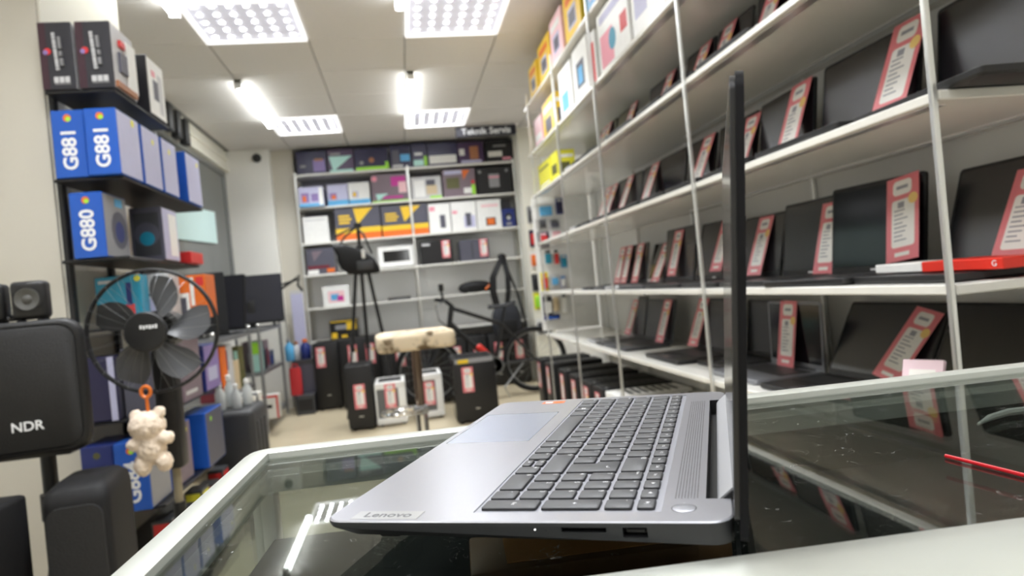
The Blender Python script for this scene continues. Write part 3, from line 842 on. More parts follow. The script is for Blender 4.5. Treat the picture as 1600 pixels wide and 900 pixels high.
for lb, a, b, c, h, c1 in (('yellow box at the far end of the topmost right shelf', 827, 840, 130, .24, 'yellow'), ('yellow box with a small blue picture, second from the far end, topmost shelf', 841, 860, 100, .27, 'yellow'),
                           ('pink box between yellow boxes on the topmost right shelf', 860, 880, 70, .29, 'palepink'), ('big yellow box with a bluish picture on the topmost right shelf', 881, 908, 30, .30, 'yellow'),
                           ('pale blue box nearest on the topmost right shelf', 916, 936, 8, .26, 'skyblue')):
    wall_box(lb, a, b, c, 2.35, h, c1, [('L', .25, .75, .25, .62, 'lavender'), ('L', .3, .7, .3, .55, 'slate'), ('L', .15, .85, .72, .85, 'white' if c1 != 'yellow' else 'orange')], group='yellow and pink boxes on the topmost shelf')
# ------------------------------------------------------------------ last bay: small goods
for lb, a, b, c, z, h, c1, pr_ in (
        ('pink and white upright box in the far bay, under the yellow row', 834, 846, 195, 2.01, .23, 'palepink', [('L', .1, .9, .3, .5, 'white'), ('L', .1, .9, .05, .2, 'navy')]),
        ('orange box with a screen picture in the far bay, beside the pink box', 848, 868, 185, 2.01, .26, 'yellow', [('L', .2, .7, .2, .55, 'slate'), ('L', .1, .8, .7, .85, 'white')]),
        ('bright yellow folder box standing in the far bay', 843, 862, 290, 1.71, .20, 'lemon', [('L', .1, .9, .75, .82, 'olive'), ('L', .1, .9, .2, .26, 'white')]),
        ('narrow bright yellow box next to the yellow folder box', 863, 873, 280, 1.71, .20, 'lemon', [('L', .1, .9, .3, .6, 'olive')])):
    wall_box(lb, a, b, c, z, h, c1, list(pr_) + [('F', .15, .7, .25, .6, pr_[0][5]), ('F', .1, .9, .75, .85, 'white')], X0=1.05, X1=1.17, group='small goods in the far bay')
EP = thing('end_panel', 'white end panel of the right shelving hung with small packs', 'panel', (1.0, 4.937, .70))
MB().box(0, .44, .016, .028, 0, 1.0).build('board', cm('white'), EP)
for q in range(9): MB().box(.01, .43, .012, .016, .06 + .11 * q, .066 + .11 * q).build('slot_rail', M_alu, EP, smooth=0)
for px, py, w_, h_, c1, c2, c3, lb in (
        (852, 328, 28, 24, 'white', 'skyblue', 'white', 'white pack with pale blue window, topmost on the white end panel'), (874, 322, 12, 26, 'darkblue', 'navy', 'lightgrey', 'dark blue pack at the top right of the white end panel'),
        (846, 350, 16, 14, 'grey', 'charcoal', 'slate', 'grey headset pack second from the top on the end panel'), (866, 350, 18, 14, 'lightgrey', 'slate', 'charcoal', 'dark grey headset pack right of the grey one on the end panel'),
        (849, 374, 18, 24, 'navy', 'red', 'palepink', 'red and navy pack on the white end panel'), (870, 370, 22, 20, 'white', 'palepink', 'pink', 'white and pink pack on the white end panel'),
        (856, 402, 14, 26, 'white', 'teal', 'black', 'white pack with teal and black gadget on the end panel'), (869, 402, 10, 28, 'white', 'red', 'black', 'white pack with a red and black gadget on the end panel'), (881, 408, 10, 20, 'skyblue', 'teal', 'white', 'small sky blue pack on the end panel'),
        (851, 440, 12, 30, 'lemon', 'red', 'orange', 'yellow and red cable pack on the end panel'), (867, 438, 14, 18, 'lightgrey', 'skyblue', 'white', 'pale blue pack low on the end panel'), (880, 440, 10, 20, 'lavender', 'white', 'skyblue', 'lavender pack at the right low on the end panel'),
        (853, 478, 16, 30, 'charcoal', 'white', 'black', 'black and white pack lowest left on the end panel'), (868, 472, 13, 36, 'offwhite', 'sand', 'offwhite', 'tall cream pack lowest on the end panel'), (882, 474, 12, 36, 'offwhite', 'white', 'charcoal', 'tall cream pack with dark foot at the lowest right of the end panel'),
        (860, 496, 26, 7, 'darkblue', 'blue', 'navy', 'flat blue pack under the cream packs on the end panel')):
    p = at(px, py, Y=4.93); s_ = 4.9 / FPX
    t = thing('hanging_pack', lb, 'pack', (max(1.012 + w_ * s_ / 2, p.x), 4.949, p.z), 0, 'packs hanging on the end panel')
    W_, H_ = w_ * s_, h_ * s_
    MB().rbox(-W_ / 2, W_ / 2, -.022, -.018, -H_ / 2, H_ / 2, r=.001, seg=1).build('backing_card', cm(c1), t)
    MB().rbox(-W_ * .36, W_ * .36, -.046, -.022, -H_ * .4, H_ * .22, r=.008).build('bubble', cm(c2), t)
    MB().box(-W_ * .3, W_ * .3, -.0235, -.022, H_ * .28, H_ * .42).build('print', cm(c3), t); MB().cyl((0, 0, H_ * .45), (0, -.055, H_ * .47), .002, n=6).build('hook', M_chrome, t)

# blister packs on hooks on the right wall past the shelves
for n, (px, py, c1, c2, lb) in enumerate(((836, 372, 'red', 'navy', 'red and navy headset pack hanging on the cream column past the shelves'), (833, 335, 'charcoal', 'grey', 'dark headset hanging on the cream column past the shelves, above the red pack'),
                                          (836, 405, 'orange', 'white', 'thin orange pack hanging on the cream column below the red pack'), (832, 442, 'black', 'charcoal', 'small black pack hanging low on the cream column past the shelves'),
                                          (842, 470, 'green', 'lemon', 'green and yellow cable pack hanging on the cream column past the shelves'), (838, 512, 'charcoal', 'white', 'black and white pack hanging lowest of all on the cream column past the shelves'))):
    p = at(px, py, Y=6.98)
    t = thing('blister_pack', lb, 'pack', (max(1.40, p.x), 7.019, p.z), PI / 2)
    MB().rbox(-.012, -.007, -.055, .055, -.09, .09, r=.001, seg=1).build('backing_card', cm(c2), t)
    MB().rbox(-.042, -.012, -.042, .042, -.07, .05, r=.012).build('bubble', cm(c1), t)
    MB().cyl((0, 0, .08), (-.09, 0, .085), .003, n=6).build('hook', M_chrome, t)

# ------------------------------------------------------------------ desktop computers on the floor
def tower(label, x, y, w=.20, d=.42, h=.45, rz=0.0, style='black', tags=((0, -.03),), group='desktop computers on the floor', z=0):
    """origin at the base centre of the front; front looks to -y"""
    t = thing('desktop_computer', label, 'computer', (x, y, z), rz, group)
    mc = M_blackm if style in ('black', 'smoke') else cm('white')

    def f():
        b = MB().rbox(-w / 2, w / 2, .012, d, .018, h, r=.006)
        fp = MB()
        if style == 'black':
            fp.rbox(-w / 2 + .002, w / 2 - .002, 0, .014, .02, h - .002, r=.005)
        else:
            fp.rbox(-w / 2, w / 2, -.002, .014, .018, .07, r=.003).rbox(-w / 2, w / 2, -.002, .014, h - .05, h, r=.003).rbox(w / 2 - .06, w / 2, -.002, .014, .07, h - .05, r=.003).rbox(-w / 2, -w / 2 + .015, -.002, .014, .07, h - .05, r=.003)
        vt = MB()
        for q in range(7): vt.box(-w / 2 + .03, w / 2 - .03, .08 + .04 * q, .10 + .04 * q, h, h + .002)
        ft = MB()
        for a in (-w / 2 + .02, w / 2 - .05):
            for c in (.04, d - .07): ft.box(a, a + .03, c, c + .03, 0, .019)
        sd = MB().rbox(-w / 2 - .004, -w / 2, .03, d - .02, .05, h - .03, r=.001, seg=1)
        gl = MB().box(-w / 2 + .015, w / 2 - .06, .006, .010, .07, h - .05)
        return [q.mesh(nm, mt) for q, nm, mt in ((b, 'case', mc), (fp, 'front_panel', M_black if style in ('black', 'smoke') else cm('white')), (vt, 'top_vent', M_blackm), (ft, 'feet', M_black), (sd, 'side_panel', M_gloss), (gl, 'front_glass', M_sheen if style == 'smoke' else mat('smoked_grey', (.12, .125, .13), .15)))]
    ms = cached(('tower', w, d, h, style), f)
    for k, m_ in enumerate(ms):
        if k == 5 and style == 'black': continue
        put(m_.name.split('.')[0], m_, t)
    MB().cyl((w / 2 - .03, .03, h - .001), (w / 2 - .03, .03, h + .003), .008, n=12).build('power_button', M_steel, t)
    if style == 'black': put('badge', cached('bdg', lambda: MB().box(-.018, .018, -.0015, .001, -.003, .003).mesh('badge', M_alu, 0)), t, (0, 0, h * .22))
    for q in tags: price_tag(t, (q[0], -.004, h + q[1]), (0, R(q[2]) if len(q) > 2 else 0, 0), 1.0)
    return t


def ftower(label, px0, px1, ptop, Y, **kw):
    a, b = at(px0, ptop, Y=Y), at(px1, ptop, Y=Y)
    return tower(label, (a.x + b.x) / 2, Y, w=round(b.x - a.x, 2), h=round((a.z + b.z) / 2, 2), **kw)


ftower('black desktop computer standing forward with one red price tag, left of two white ones', 537, 578, 572, 5.62, tags=((.0, -.15),))
ftower('black desktop computer at the far left of the computers near the wall rack', 487, 527, 536, 6.9, tags=((-.05, -.04),), d=.40)
ftower('black desktop computer with two price tags behind the forward black one', 528, 592, 528, 6.75, tags=((-.07, -.06), (.10, -.06)), d=.40)
ftower('white framed desktop computer with grey glass front left of the stool post', 584, 632, 598, 5.66, style='white', tags=((.0, -.01),))
ftower('smoked glass desktop computer behind the stool seat, left of the stool post', 596, 645, 536, 6.55, style='smoke', tags=((.02, -.03),), d=.40)
ftower('white desktop computer right of the stool post', 650, 690, 584, 5.75, style='white', tags=((-.01, -.06),))
ftower('dark desktop computer behind the white one right of the stool post', 656, 700, 544, 6.5, style='smoke', tags=(), d=.40)
T8 = ftower('large black desktop computer with yellow sticker and price tag in front of the bicycle', 706, 772, 552, 5.35, tags=((-.07, -.05),), h=None) if False else None
a, b = at(706, 556, Y=5.35), at(772, 552, Y=5.35)
T8 = tower('large black desktop computer with yellow sticker and price tag in front of the bicycle', (a.x + b.x) / 2, 5.35, w=round(b.x - a.x, 2), h=.52, d=.45, tags=((-.06, -.07),))
MB().box(-.155, .155, -.003, .0, .48, .515).build('grey_band', cm('grey'), T8); MB().box(-.13, -.045, -.0045, -.003, .482, .512).build('yellow_sticker', mat('sticker_yellow', (.80, .55, .02), .4), T8)
for n, (x0, lb) in enumerate(((.49, 'black desktop computer behind the bicycle frame, leftmost of four by the far wall'), (.715, 'black desktop computer behind the bicycle frame, second of four by the far wall'), (.94, 'black desktop computer behind the bicycle wheel, third of four by the far wall'), (1.165, 'black desktop computer behind the bicycle wheel, rightmost of four by the far wall'))):
    tower(lb, x0, 7.15, w=.21, d=.40, h=.56, tags=((.0, -.09),))
# row under the right shelves, fronts facing the aisle
ttl = [(842, 'black', 'farthest black desktop computer in the row under the right shelves'), (855, 'black', 'second farthest black desktop computer in the row under the right shelves'),
       (876, 'black', 'third black desktop computer from the far end of the row under the right shelves'), (893, 'black', 'fourth black desktop computer from the far end under the right shelves'),
       (912, 'black', 'fifth black desktop computer from the far end under the right shelves'),
       (929, 'black', 'black desktop computer touching the white ones under the right shelves'), (950, 'white', 'white desktop computer, farther of two under the right shelves'),
       (978, 'white', 'white desktop computer, nearer of two under the right shelves'), (1020, 'black', 'flat topped black desktop computer just behind the laptop deck, nearest of the row')]
ttl = [(at(px, 580, X=1.0).y, s, l) for px, s, l in ttl]
for k, (y, stl, lb) in enumerate(ttl):
    gap = abs(ttl[max(k - 1, 0)][0] - ttl[min(k + 1, len(ttl) - 1)][0]) / 2
    tower(lb, 1.007, y, w=round(min(.21, gap - .01 if 0 < k < len(ttl) - 1 else .21), 2), d=.40, h=.46 if k < len(ttl) - 1 else .40, rz=R(-90), style=stl, tags=((.0, -.03),))

# ------------------------------------------------------------------ shelving along the far wall
YB = 7.30
FS = thing('shelving_unit', 'white shelving across the far wall, filled with boxes on its upper boards', 'shelves', (.16, YB, 0))
FZ = [.67, 1.02, 1.37, 1.705, 2.08, 2.43]
for z in FZ: MB().rbox(-1.18, 1.17, 0, .34, z - .022, z - .001, r=.002, seg=1).build('shelf_board', M_shelf, FS)
for x in (-1.18, -.012, 1.145): MB().rbox(x, x + .024, .002, .02, 0, 2.45, r=.002, seg=1).rbox(x, x + .024, .318, .338, 0, 2.45, r=.002, seg=1).build('post', M_alu, FS)
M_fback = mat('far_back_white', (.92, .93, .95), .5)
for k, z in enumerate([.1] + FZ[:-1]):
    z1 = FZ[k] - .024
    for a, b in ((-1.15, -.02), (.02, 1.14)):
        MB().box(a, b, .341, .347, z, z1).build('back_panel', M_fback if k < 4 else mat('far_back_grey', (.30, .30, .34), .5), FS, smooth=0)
gt = 'boxes on the far wall shelves'
F = front_carton
N_ = lambda lb, *a, **k: F('product_box', lb, *a, group=gt, **k)
Ya, dp = YB + .026, .27
N_('dark navy box with a violet picture at the left end of the top far shelf', 461, 508, 236, 2.43, Ya, dp, 'navy', [('F', .55, .95, .1, .6, 'purple'), ('F', .6, .9, .55, .65, 'copper'), ('F', .12, .3, .3, .4, 'grey')])
N_('dark box with a slanting green and white picture on the top far shelf', 510, 551, 233, 2.43, Ya, dp, 'plum', [('W', .05, .95, .05, .7, 'mint'), ('F', .05, .95, 0, .12, 'mint'), ('F', .1, .5, .75, .85, 'grey')])
N_('black box with a bright green lower band on the top far shelf', 552, 605, 231, 2.43, Ya, dp, 'navy', [('F', .02, .98, .02, .16, 'green'), ('D', .5, .12, .45, 0, 'copper'), ('D', .2, .09, .35, 0, 'grey'), ('F', .9, .99, .02, .35, 'green')])
N_('dark box with pale blue picture in the middle of the top far shelf', 607, 640, 227, 2.43, Ya, dp, 'navy', [('F', .1, .45, .2, .8, 'slate'), ('F', .5, .95, .3, .6, 'skyblue'), ('F', .1, .6, .05, .16, 'lightgrey')])
N_('dark box with green corner right of the middle of the top far shelf', 641, 665, 224, 2.43, Ya, dp, 'navy', [('F', .1, .75, .05, .3, 'mint'), ('F', .8, .99, .05, .45, 'green'), ('F', .2, .7, .5, .6, 'white')])
N_('dark navy box with a long white title strip on the top far shelf', 666, 713, 223, 2.43, Ya, dp, 'navy', [('F', .05, .95, .1, .45, 'offwhite')])
N_('dark box with a copper picture on the top far shelf', 714, 754, 222, 2.43, Ya, dp, 'plum', [('F', .45, .8, .2, .8, 'copper'), ('F', .05, .25, .4, .7, 'offwhite'), ('F', .1, .9, .05, .16, 'lavender')])
N_('black box with a cream label at the right end of the top far shelf', 756, 800, 219, 2.43, Ya, dp, 'black', [('F', .1, .6, .25, .5, 'offwhite'), ('F', .3, .75, .7, .78, 'grey'), ('F', .6, .9, .08, .2, 'pink')])
N_('pale lavender box sticking out at the left end of the second far shelf', 465, 504, 292, 2.08, YB - .05, .33, 'lavender', [('F', .1, .42, .2, .7, 'purple'), ('F', .5, .8, .25, .65, 'purple'), ('F', .15, .3, .25, .55, 'orange'), ('F', 0, 1, 0, .15, 'skyblue'), ('F', .82, .99, .05, .95, 'white')])
N_('pale box with a small colour picture, second on the second far shelf', 510, 542, 288, 2.08, Ya, dp, 'lavender', [('F', .1, .45, .3, .6, 'purple'), ('F', .2, .4, .3, .5, 'orange'), ('F', 0, 1, 0, .25, 'skyblue')])
N_('white topped box with a small yellow picture, third on the second far shelf', 543, 576, 285, 2.08, Ya, dp, 'white', [('F', .15, .45, .3, .6, 'lavender'), ('F', .2, .35, .35, .55, 'yellow'), ('F', 0, 1, 0, .22, 'skyblue')])
N_('dark box with pink and magenta picture on the second far shelf', 578, 635, 272, 2.08, Ya, dp, 'mauve', [('F', .55, .95, .55, .9, 'magenta'), ('F', .75, .97, .3, .7, 'palepink'), ('D', .1, .1, .85, 0, 'pink'), ('W', .1, .45, .05, .3, 'mint'), ('F', .3, .85, .12, .2, 'magenta'), ('F', 0, 1, 0, .05, 'green')])
N_('white and grey box with a green corner right of the middle post, second far shelf', 641, 688, 276, 2.08, Ya, dp, 'lightgrey', [('F', .1, .45, .1, .85, 'white'), ('F', .5, .85, .2, .6, 'sand'), ('F', .6, .99, .02, .12, 'green'), ('F', .5, .8, .6, .85, 'slate')])
N_('greyish mauve box with white title and green tag on the second far shelf', 690, 741, 264, 2.08, Ya, dp, 'mauve', [('F', .1, .5, .3, .7, 'olive'), ('W', .6, .85, .6, .95, 'orange'), ('F', .62, .92, .1, .3, 'white'), ('F', .86, .98, .05, .4, 'green'), ('D', .92, .07, .5, 0, 'red'), ('F', .05, .6, .82, .95, 'lavender')])
N_('black box with an upright grey label at the right end, second far shelf', 743, 797, 261, 2.08, Ya, dp, 'black', [('F', .35, .65, .25, .75, 'grey'), ('F', .35, .65, .6, .66, 'pink'), ('D', .1, .06, .85, 0, 'grey'), ('D', .88, .06, .85, 0, 'grey')])
for a, b, lb in ((521, 592, 'left black box with yellow triangle and orange lower half on the third far shelf'), (594, 667, 'right black box with yellow triangle and orange lower half on the third far shelf')):
    N_(lb, a, b, 320, 1.705, Ya, dp, 'slate', [('F', 0, 1, 0, .34, 'orange'), ('F', 0, 1, .2, .36, 'yellow'), ('W', .42, .85, .45, .95, 'yellow'), ('F', .08, .32, .5, .56, 'yellow'), ('F', .08, .36, .6, .66, 'yellow'), ('F', .08, .32, .7, .76, 'yellow')])
carton('product_box', 'plain white box standing at the left end of the third far shelf', 'box', -.98, -.72, YB + .03, YB + .3, 1.705, 1.98, 'white', [('F', .1, .9, .85, .9, 'lightgrey')], gt)
N_('white box with a dark clipper picture, left of two alike on the third far shelf', 668, 702, 318, 1.705, Ya, dp, 'white', [('F', .5, .75, .15, .6, 'slate'), ('F', .05, .3, .75, .9, 'pink')])
N_('white box with a dark clipper picture, right of two alike on the third far shelf', 703, 742, 315, 1.705, Ya, dp, 'white', [('F', .55, .8, .15, .6, 'slate'), ('F', .05, .25, .6, .7, 'pink'), ('F', .5, .95, .1, .5, 'lavender'), ('F', .58, .78, .15, .55, 'slate')])
N_('wide white box with an orange and black picture on the third far shelf', 743, 781, 312, 1.705, Ya, dp, 'white', [('F', .35, .75, .1, .38, 'black'), ('F', .4, .7, .13, .35, 'orange'), ('F', .2, .9, .75, .84, 'palepink')])
N_('blue box with a black camera picture at the right end of the third far shelf', 783, 804, 326, 1.705, Ya, dp, 'darkblue', [('D', .5, .2, .55, 0, 'black'), ('D', .5, .1, .5, 0, 'lightgrey'), ('F', .3, .7, .1, .25, 'grey')])
N_('dark box with a red line at the left end of the fourth far shelf', 477, 521, 388, 1.37, Ya, dp, 'slate', [('F', .02, .8, .22, .34, 'maroon'), ('W', .2, .6, .5, .9, 'mauve'), ('F', .02, .4, .02, .18, 'white'), ('F', .7, .98, .05, .2, 'orange')])
# white framed display, black computers lying on the fourth shelf
a, b = at(590, 388, Y=YB + .04), at(646, 384, Y=YB + .04)
fd = thing('framed_display', 'white framed black screen standing in the middle of the fourth far shelf', 'screen', ((a.x + b.x) / 2, YB + .04, 1.384), rot=(R(-6), 0, 0))
w_ = b.x - a.x; h_ = a.z - 1.37
MB().box(-w_ / 2, w_ / 2, 0, .02, 0, .05).box(-w_ / 2, w_ / 2, 0, .02, h_ - .05, h_).box(-w_ / 2, -w_ / 2 + .05, 0, .02, .05, h_ - .05).box(w_ / 2 - .05, w_ / 2, 0, .02, .05, h_ - .05).build('frame', cm('white'), fd, smooth=0)
MB().box(-w_ / 2 + .05, w_ / 2 - .05, .008, .018, .05, h_ - .05).build('screen', M_gloss, fd)
MB().prism([(0, 0), (.12, 0), (.02, .16)], -.02, .02, 'x').build('stand', cm('white'), fd, loc=(0, .02, 0))
for a_, b_, c_, lb, tx in ((656, 706, 378, 'black box with a red price tag right of the white framed display', .10), (717, 763, 376, 'dark grey box with a red price tag at the right of the fourth far shelf', .10)):
    a, b = at(a_, c_, Y=YB + .02), at(b_, c_, Y=YB + .02)
    o = carton('small_computer', lb, 'computer', a.x, b.x, YB + .02, YB + .28, 1.37, a.z, 'black' if a_ < 700 else 'slate', [('F', .05, .3, .8, .9, 'lightgrey')] if a_ < 700 else [('F', .4, .45, .1, .9, 'charcoal')])
    price_tag(o, (tx, -.135, a.z - 1.37 - .005), s=.95)
N_('white framed box with a pink flower picture on the fifth far shelf', 503, 544, 447, 1.02, Ya, .12, 'white', [('F', .2, .82, .18, .75, 'palepink'), ('F', .3, .6, .3, .6, 'skyblue'), ('F', .55, .78, .25, .5, 'magenta')])
N_('flat black device lying on the fifth far shelf', 606, 642, 464, 1.02, Ya, .2, 'black', [('F', .1, .9, .4, .6, 'grey')], cat='device')
a = at(745, 450, Y=YB + .05)
bgm = MB()
bgm.sphere((0, 0, .065), .19, .08, .065).sphere((.11, 0, .05), .09, .07, .05).sphere((-.12, 0, .055), .08, .07, .055)
t = thing('pouch', 'soft black pouch with an orange strap lying on the fifth far shelf', 'bag', (a.x, YB + .10, 1.02))
bgm.build('pouch_body', M_blackm, t, smooth=80); MB().tube([(.09, -.075, .02), (.12, -.085, .05), (.16, -.07, .08), (.18, -.02, .10)], .011, 8).build('strap', cm('orange'), t)
N_('black and yellow box at the left of the lowest far shelf', 514, 558, 500, .67, Ya, dp, 'black', [('F', .05, .25, .05, .35, 'yellow'), ('F', .6, .95, .45, .85, 'yellow'), ('F', .2, .6, .5, .75, 'grey'), ('F', .4, .6, .05, .2, 'yellow'), ('F', .02, .98, .9, .96, 'yellow')])
carton('product_box', 'tall grey white panel box on the dark cabinet, left of the far shelving', 'box', -1.16, -1.03, 7.20, 7.26, .521, 1.22, 'lightgrey', [('F', .05, .95, .05, .95, 'lavender')])

# ------------------------------------------------------------------ left side: wall boards with headset boxes
WX = -1.15
HB = thing('wall_board', 'black wall boards on the pillar and wall carrying the blue headset boxes', 'rack', (WX, 2.46, 0))
BZ = [1.885, 1.583, 1.305, 1.062, .742, .432]
for z, y1, x1 in zip(BZ, (.60, .98, .86, .62, .84, .82), (.238, .238, .232, .26, .27, .27)):
    MB().rbox(.012, x1 - .005, .045, y1, z - .012, z - .001, r=.003, seg=1).build('shelf_board', M_black, HB)
for y in (.10, .44, .78): MB().rbox(-.004, .014, y, y + .03, .35, 1.95, r=.002, seg=1).build('wall_rail', M_black, HB)
MB().box(-.002, .0, .86, .96, .35, 1.60).build('side_panel', M_blackm, HB)
gh = 'headset boxes on the wall boards'


def hbox(label, x0, x1, y0, y1, z0, h, base='blue', side='lavender', text=None, prints=(), txs=.064):
    pr_ = [('R', .03, .97, .02, .98, side)] + list(prints)
    return carton('headset_box', label, 'box', x0, x1, y0, y1, z0, z0 + h, base, pr_, gh, text=[('F', text, txs, .52, .42, PI / 2)] if text else None)


logo = [('D', .5, .055, .88, 0, 'orange'), ('D', .53, .035, .865, 0, 'green')]
hp = [('E', .5, .28, .5, 0, 'slate'), ('E', .5, .16, .5, 0, 'grey')]
gz = [('F', .0, .22, .01, .99, 'wine'), ('F', .36, .50, .10, .19, 'lightgrey'), ('F', .53, .67, .10, .19, 'lightgrey'), ('F', .70, .84, .10, .19, 'lightgrey'), ('F', .38, .86, .075, .085, 'grey'), ('D', .24, .05, .565, 0, 'red'), ('D', .18, .035, .55, 0, 'purple')]
gz += [('F', .40 + .07 * (q / 11), .50 + .07 * (q / 11), .80 - .047 * q, .84 - .047 * q - (q % 3) * .004, 'lightgrey') for q in range(12)]        # illegible title and subtitle running up the box
gz += [('F', .58 + .04 * (q / 11), .67 + .04 * (q / 11), .745 - .036 * q, .772 - .036 * q, 'grey') for q in range(12) if q not in (5, 8)]
for x0, x1, y0, lb in ((-1.138, -1.035, 2.50, 'dark headset box at the top left, the one against the pillar'), (-1.022, -.912, 2.50, 'dark headset box on the top board with a white front, second from the pillar')):
    o = hbox(lb, x0, x1, y0, 2.70, BZ[0], .232, 'ink', 'lightgrey', None, gz + ([('R', .25, .6, .3, .6, 'slate'), ('R', .3, .5, .7, .8, 'red'), ('R', .55, .95, .1, .85, 'white'), ('R', .05, .9, .03, .12, 'copper')] if x0 > -1.03 else []))
hbox('dark headset box with white front standing apart at the right on the top board', -1.022, -.912, 2.83, 3.02, BZ[0], .232, 'ink', 'white', None, [('R', .3, .6, .3, .65, 'slate'), ('R', .6, .85, .1, .8, 'lightgrey'), ('R', .25, .45, .7, .8, 'pink')])
hbox('blue headset box numbered G881 against the pillar', -1.126, -1.022, 2.50, 2.69, BZ[1], .232, text='G881', prints=logo)
hbox('blue headset box numbered G881 with a lavender front, beside the one at the pillar', -1.014, -.912, 2.48, 2.68, BZ[1], .228, text='G881', prints=logo + [('E', .7, .06, .9, 0, 'lemon')])
hbox('blue headset box with pale lavender front, third along the second board', -1.014, -.912, 2.70, 2.89, BZ[1], .226, prints=[('E', .6, .05, .8, 0, 'lemon')])
hbox('blue headset box with lavender front, fourth along the second board', -1.014, -.912, 2.91, 3.09, BZ[1], .226, prints=[('E', .5, .05, .8, 0, 'lemon')])
hbox('blue headset box with a bright blue edge at the far end of the second board', -1.00, -.905, 3.19, 3.40, BZ[1], .226, prints=[('E', .8, .05, .85, 0, 'lemon')])
hbox('blue headset box numbered G880 with a grey headset on its front', -1.095, -.99, 2.50, 2.70, BZ[2], .226, side='grey', text='G880', prints=logo + [('E', .62, .30, .45, 0, 'slate'), ('E', .62, .17, .42, 0, 'darkblue'), ('R', .5, .8, .82, .95, 'skyblue'), ('F', .0, .0, 0, 0, 'blue')][:-1])
# wide window box beside it
o = hbox('dark window box with a teal headset inside, right of the G880 box', -1.04, -.92, 2.86, 3.04, BZ[2], .215, 'slate', 'lavender', None, [('F', .1, .9, .1, .9, 'charcoal'), ('D', .5, .22, .5, 0, 'slate'), ('D', .5, .13, .42, 0, 'teal'), ('R', .4, .9, .1, .9, 'white')])
for q in ((-1.13, 2.58, 'copper'), (-1.06, 2.62, 'grey'), (-.99, 2.6, 'lightgrey')):
    pass
carton('accessory_box', 'red box lying low beneath the teal headset window box', 'box', -1.03, -.90, 3.12, 3.30, BZ[2], BZ[2] + .05, 'red', [('F', .1, .6, .2, .8, 'copper')])
# teal box, white blue box, orange box
a, b = at(146, 430, Y=2.62), at(217, 430, Y=2.62)
carton('earphone_box', 'flat teal box with a red earphone picture below the G880 box', 'box', a.x, b.x, 2.62, 2.70, BZ[3], a.z - .01, 'teal', [('F', .65, .85, .22, .42, 'red'), ('F', .68, .8, .4, .85, 'darkblue'), ('F', .08, .4, .86, .92, 'lightgrey'), ('F', .05, .35, .1, .25, 'slate'), ('D', .95, .06, 1.0 - .08, 0, 'lemon')])
a, b = at(219, 430, Y=2.72), at(262, 425, Y=2.72)
carton('earphone_box', 'pale blue and white box right of the flat teal box', 'box', a.x, b.x, 2.72, 2.84, BZ[3], a.z, 'lightgrey', [('F', .1, .9, .1, .5, 'lavender'), ('F', .1, .6, .55, .6, 'slate')])
a, b = at(262, 428, Y=2.80), at(312, 428, Y=2.80)
carton('earphone_box', 'orange and white box leaning behind the fan, right of the pale blue one', 'box', a.x, b.x, 2.86, 3.0, BZ[3], a.z - .01, 'orange', [('F', .0, .45, .0, .6, 'white'), ('F', .5, .62, .3, .95, 'white'), ('F', .1, .35, .1, .5, 'slate'), ('F', .7, .95, .75, .95, 'red')])
hbox('dark box with violet stripe on the fifth board behind the loudspeaker', -1.12, -1.0, 2.50, 2.70, BZ[4], .22, 'navy', 'slate', None, [('F', .78, .95, 0, 1, 'lavender')])
hbox('dark box behind the fan on the fifth board', -.99, -.89, 2.52, 2.72, BZ[4], .24, 'slate', 'mauve', None, [('R', .1, .9, .1, .2, 'lightgrey'), ('F', .1, .9, .7, .8, 'charcoal')])
hbox('greyish violet box on the fifth board right of the fan pole', -.97, -.87, 2.76, 3.00, BZ[4], .25, 'mauve', 'mauve', None, [('R', .1, .7, .1, .16, 'lightgrey')])
hbox('dark violet box at the far end of the fifth board', -.98, -.87, 3.05, 3.28, BZ[4], .20, 'darkblue', 'purple', None, [('R', .2, .8, .2, .5, 'lavender')])
hbox('plain dark blue headset box on the lowest board beside the G884 box', -1.13, -1.028, 2.48, 2.68, BZ[5], .232, 'darkblue', 'slate', None, [('D', .5, .05, .86, 0, 'olive')])
hbox('blue headset box numbered G884 on the lowest board', -1.018, -.912, 2.46, 2.66, BZ[5], .235, side='grey', text='G884', prints=logo)
hbox('blue headset box with grey front just right of the G884 box', -1.0, -.905, 2.68, 2.90, BZ[5], .23, side='mauve', prints=[('E', .75, .045, .85, 0, 'lemon'), ('R', .1, .25, .1, .9, 'purple')])
hbox('blue headset box with a green dot on its grey front, lowest board', -.985, -.868, 2.98, 3.24, BZ[5], .23, side='slate', prints=[('E', .3, .05, .85, 0, 'green')])
# row of small cables on the floor board under the boxes
for n, (y, c1, lb) in enumerate(((2.56, 'red', 'small red pack standing on the floor box below the G884 box'), (2.74, 'maroon', 'small dark red pack on the floor box below the headset boxes'), (2.92, 'lemon', 'small yellow pack on the floor box below the headset boxes'), (3.08, 'pink', 'small pink pack on the floor box below the headset boxes'), (3.24, 'red', 'small bright red pack at the far end of the floor box'))):
    carton('cable_pack', lb, 'pack', -.96, -.89, y, y + .10, .24, .34 if n % 2 else .36, 'charcoal', [('R', .1, .9, .1, .9, c1), ('F', .1, .9, .1, .9, c1)], 'small packs below the headset boxes')
carton('storage_box', 'long black box on the floor under the headset boxes', 'box', -1.15, -.86, 2.46, 3.38, 0, .24, 'black', [('R', .02, .98, .8, .9, 'charcoal')])

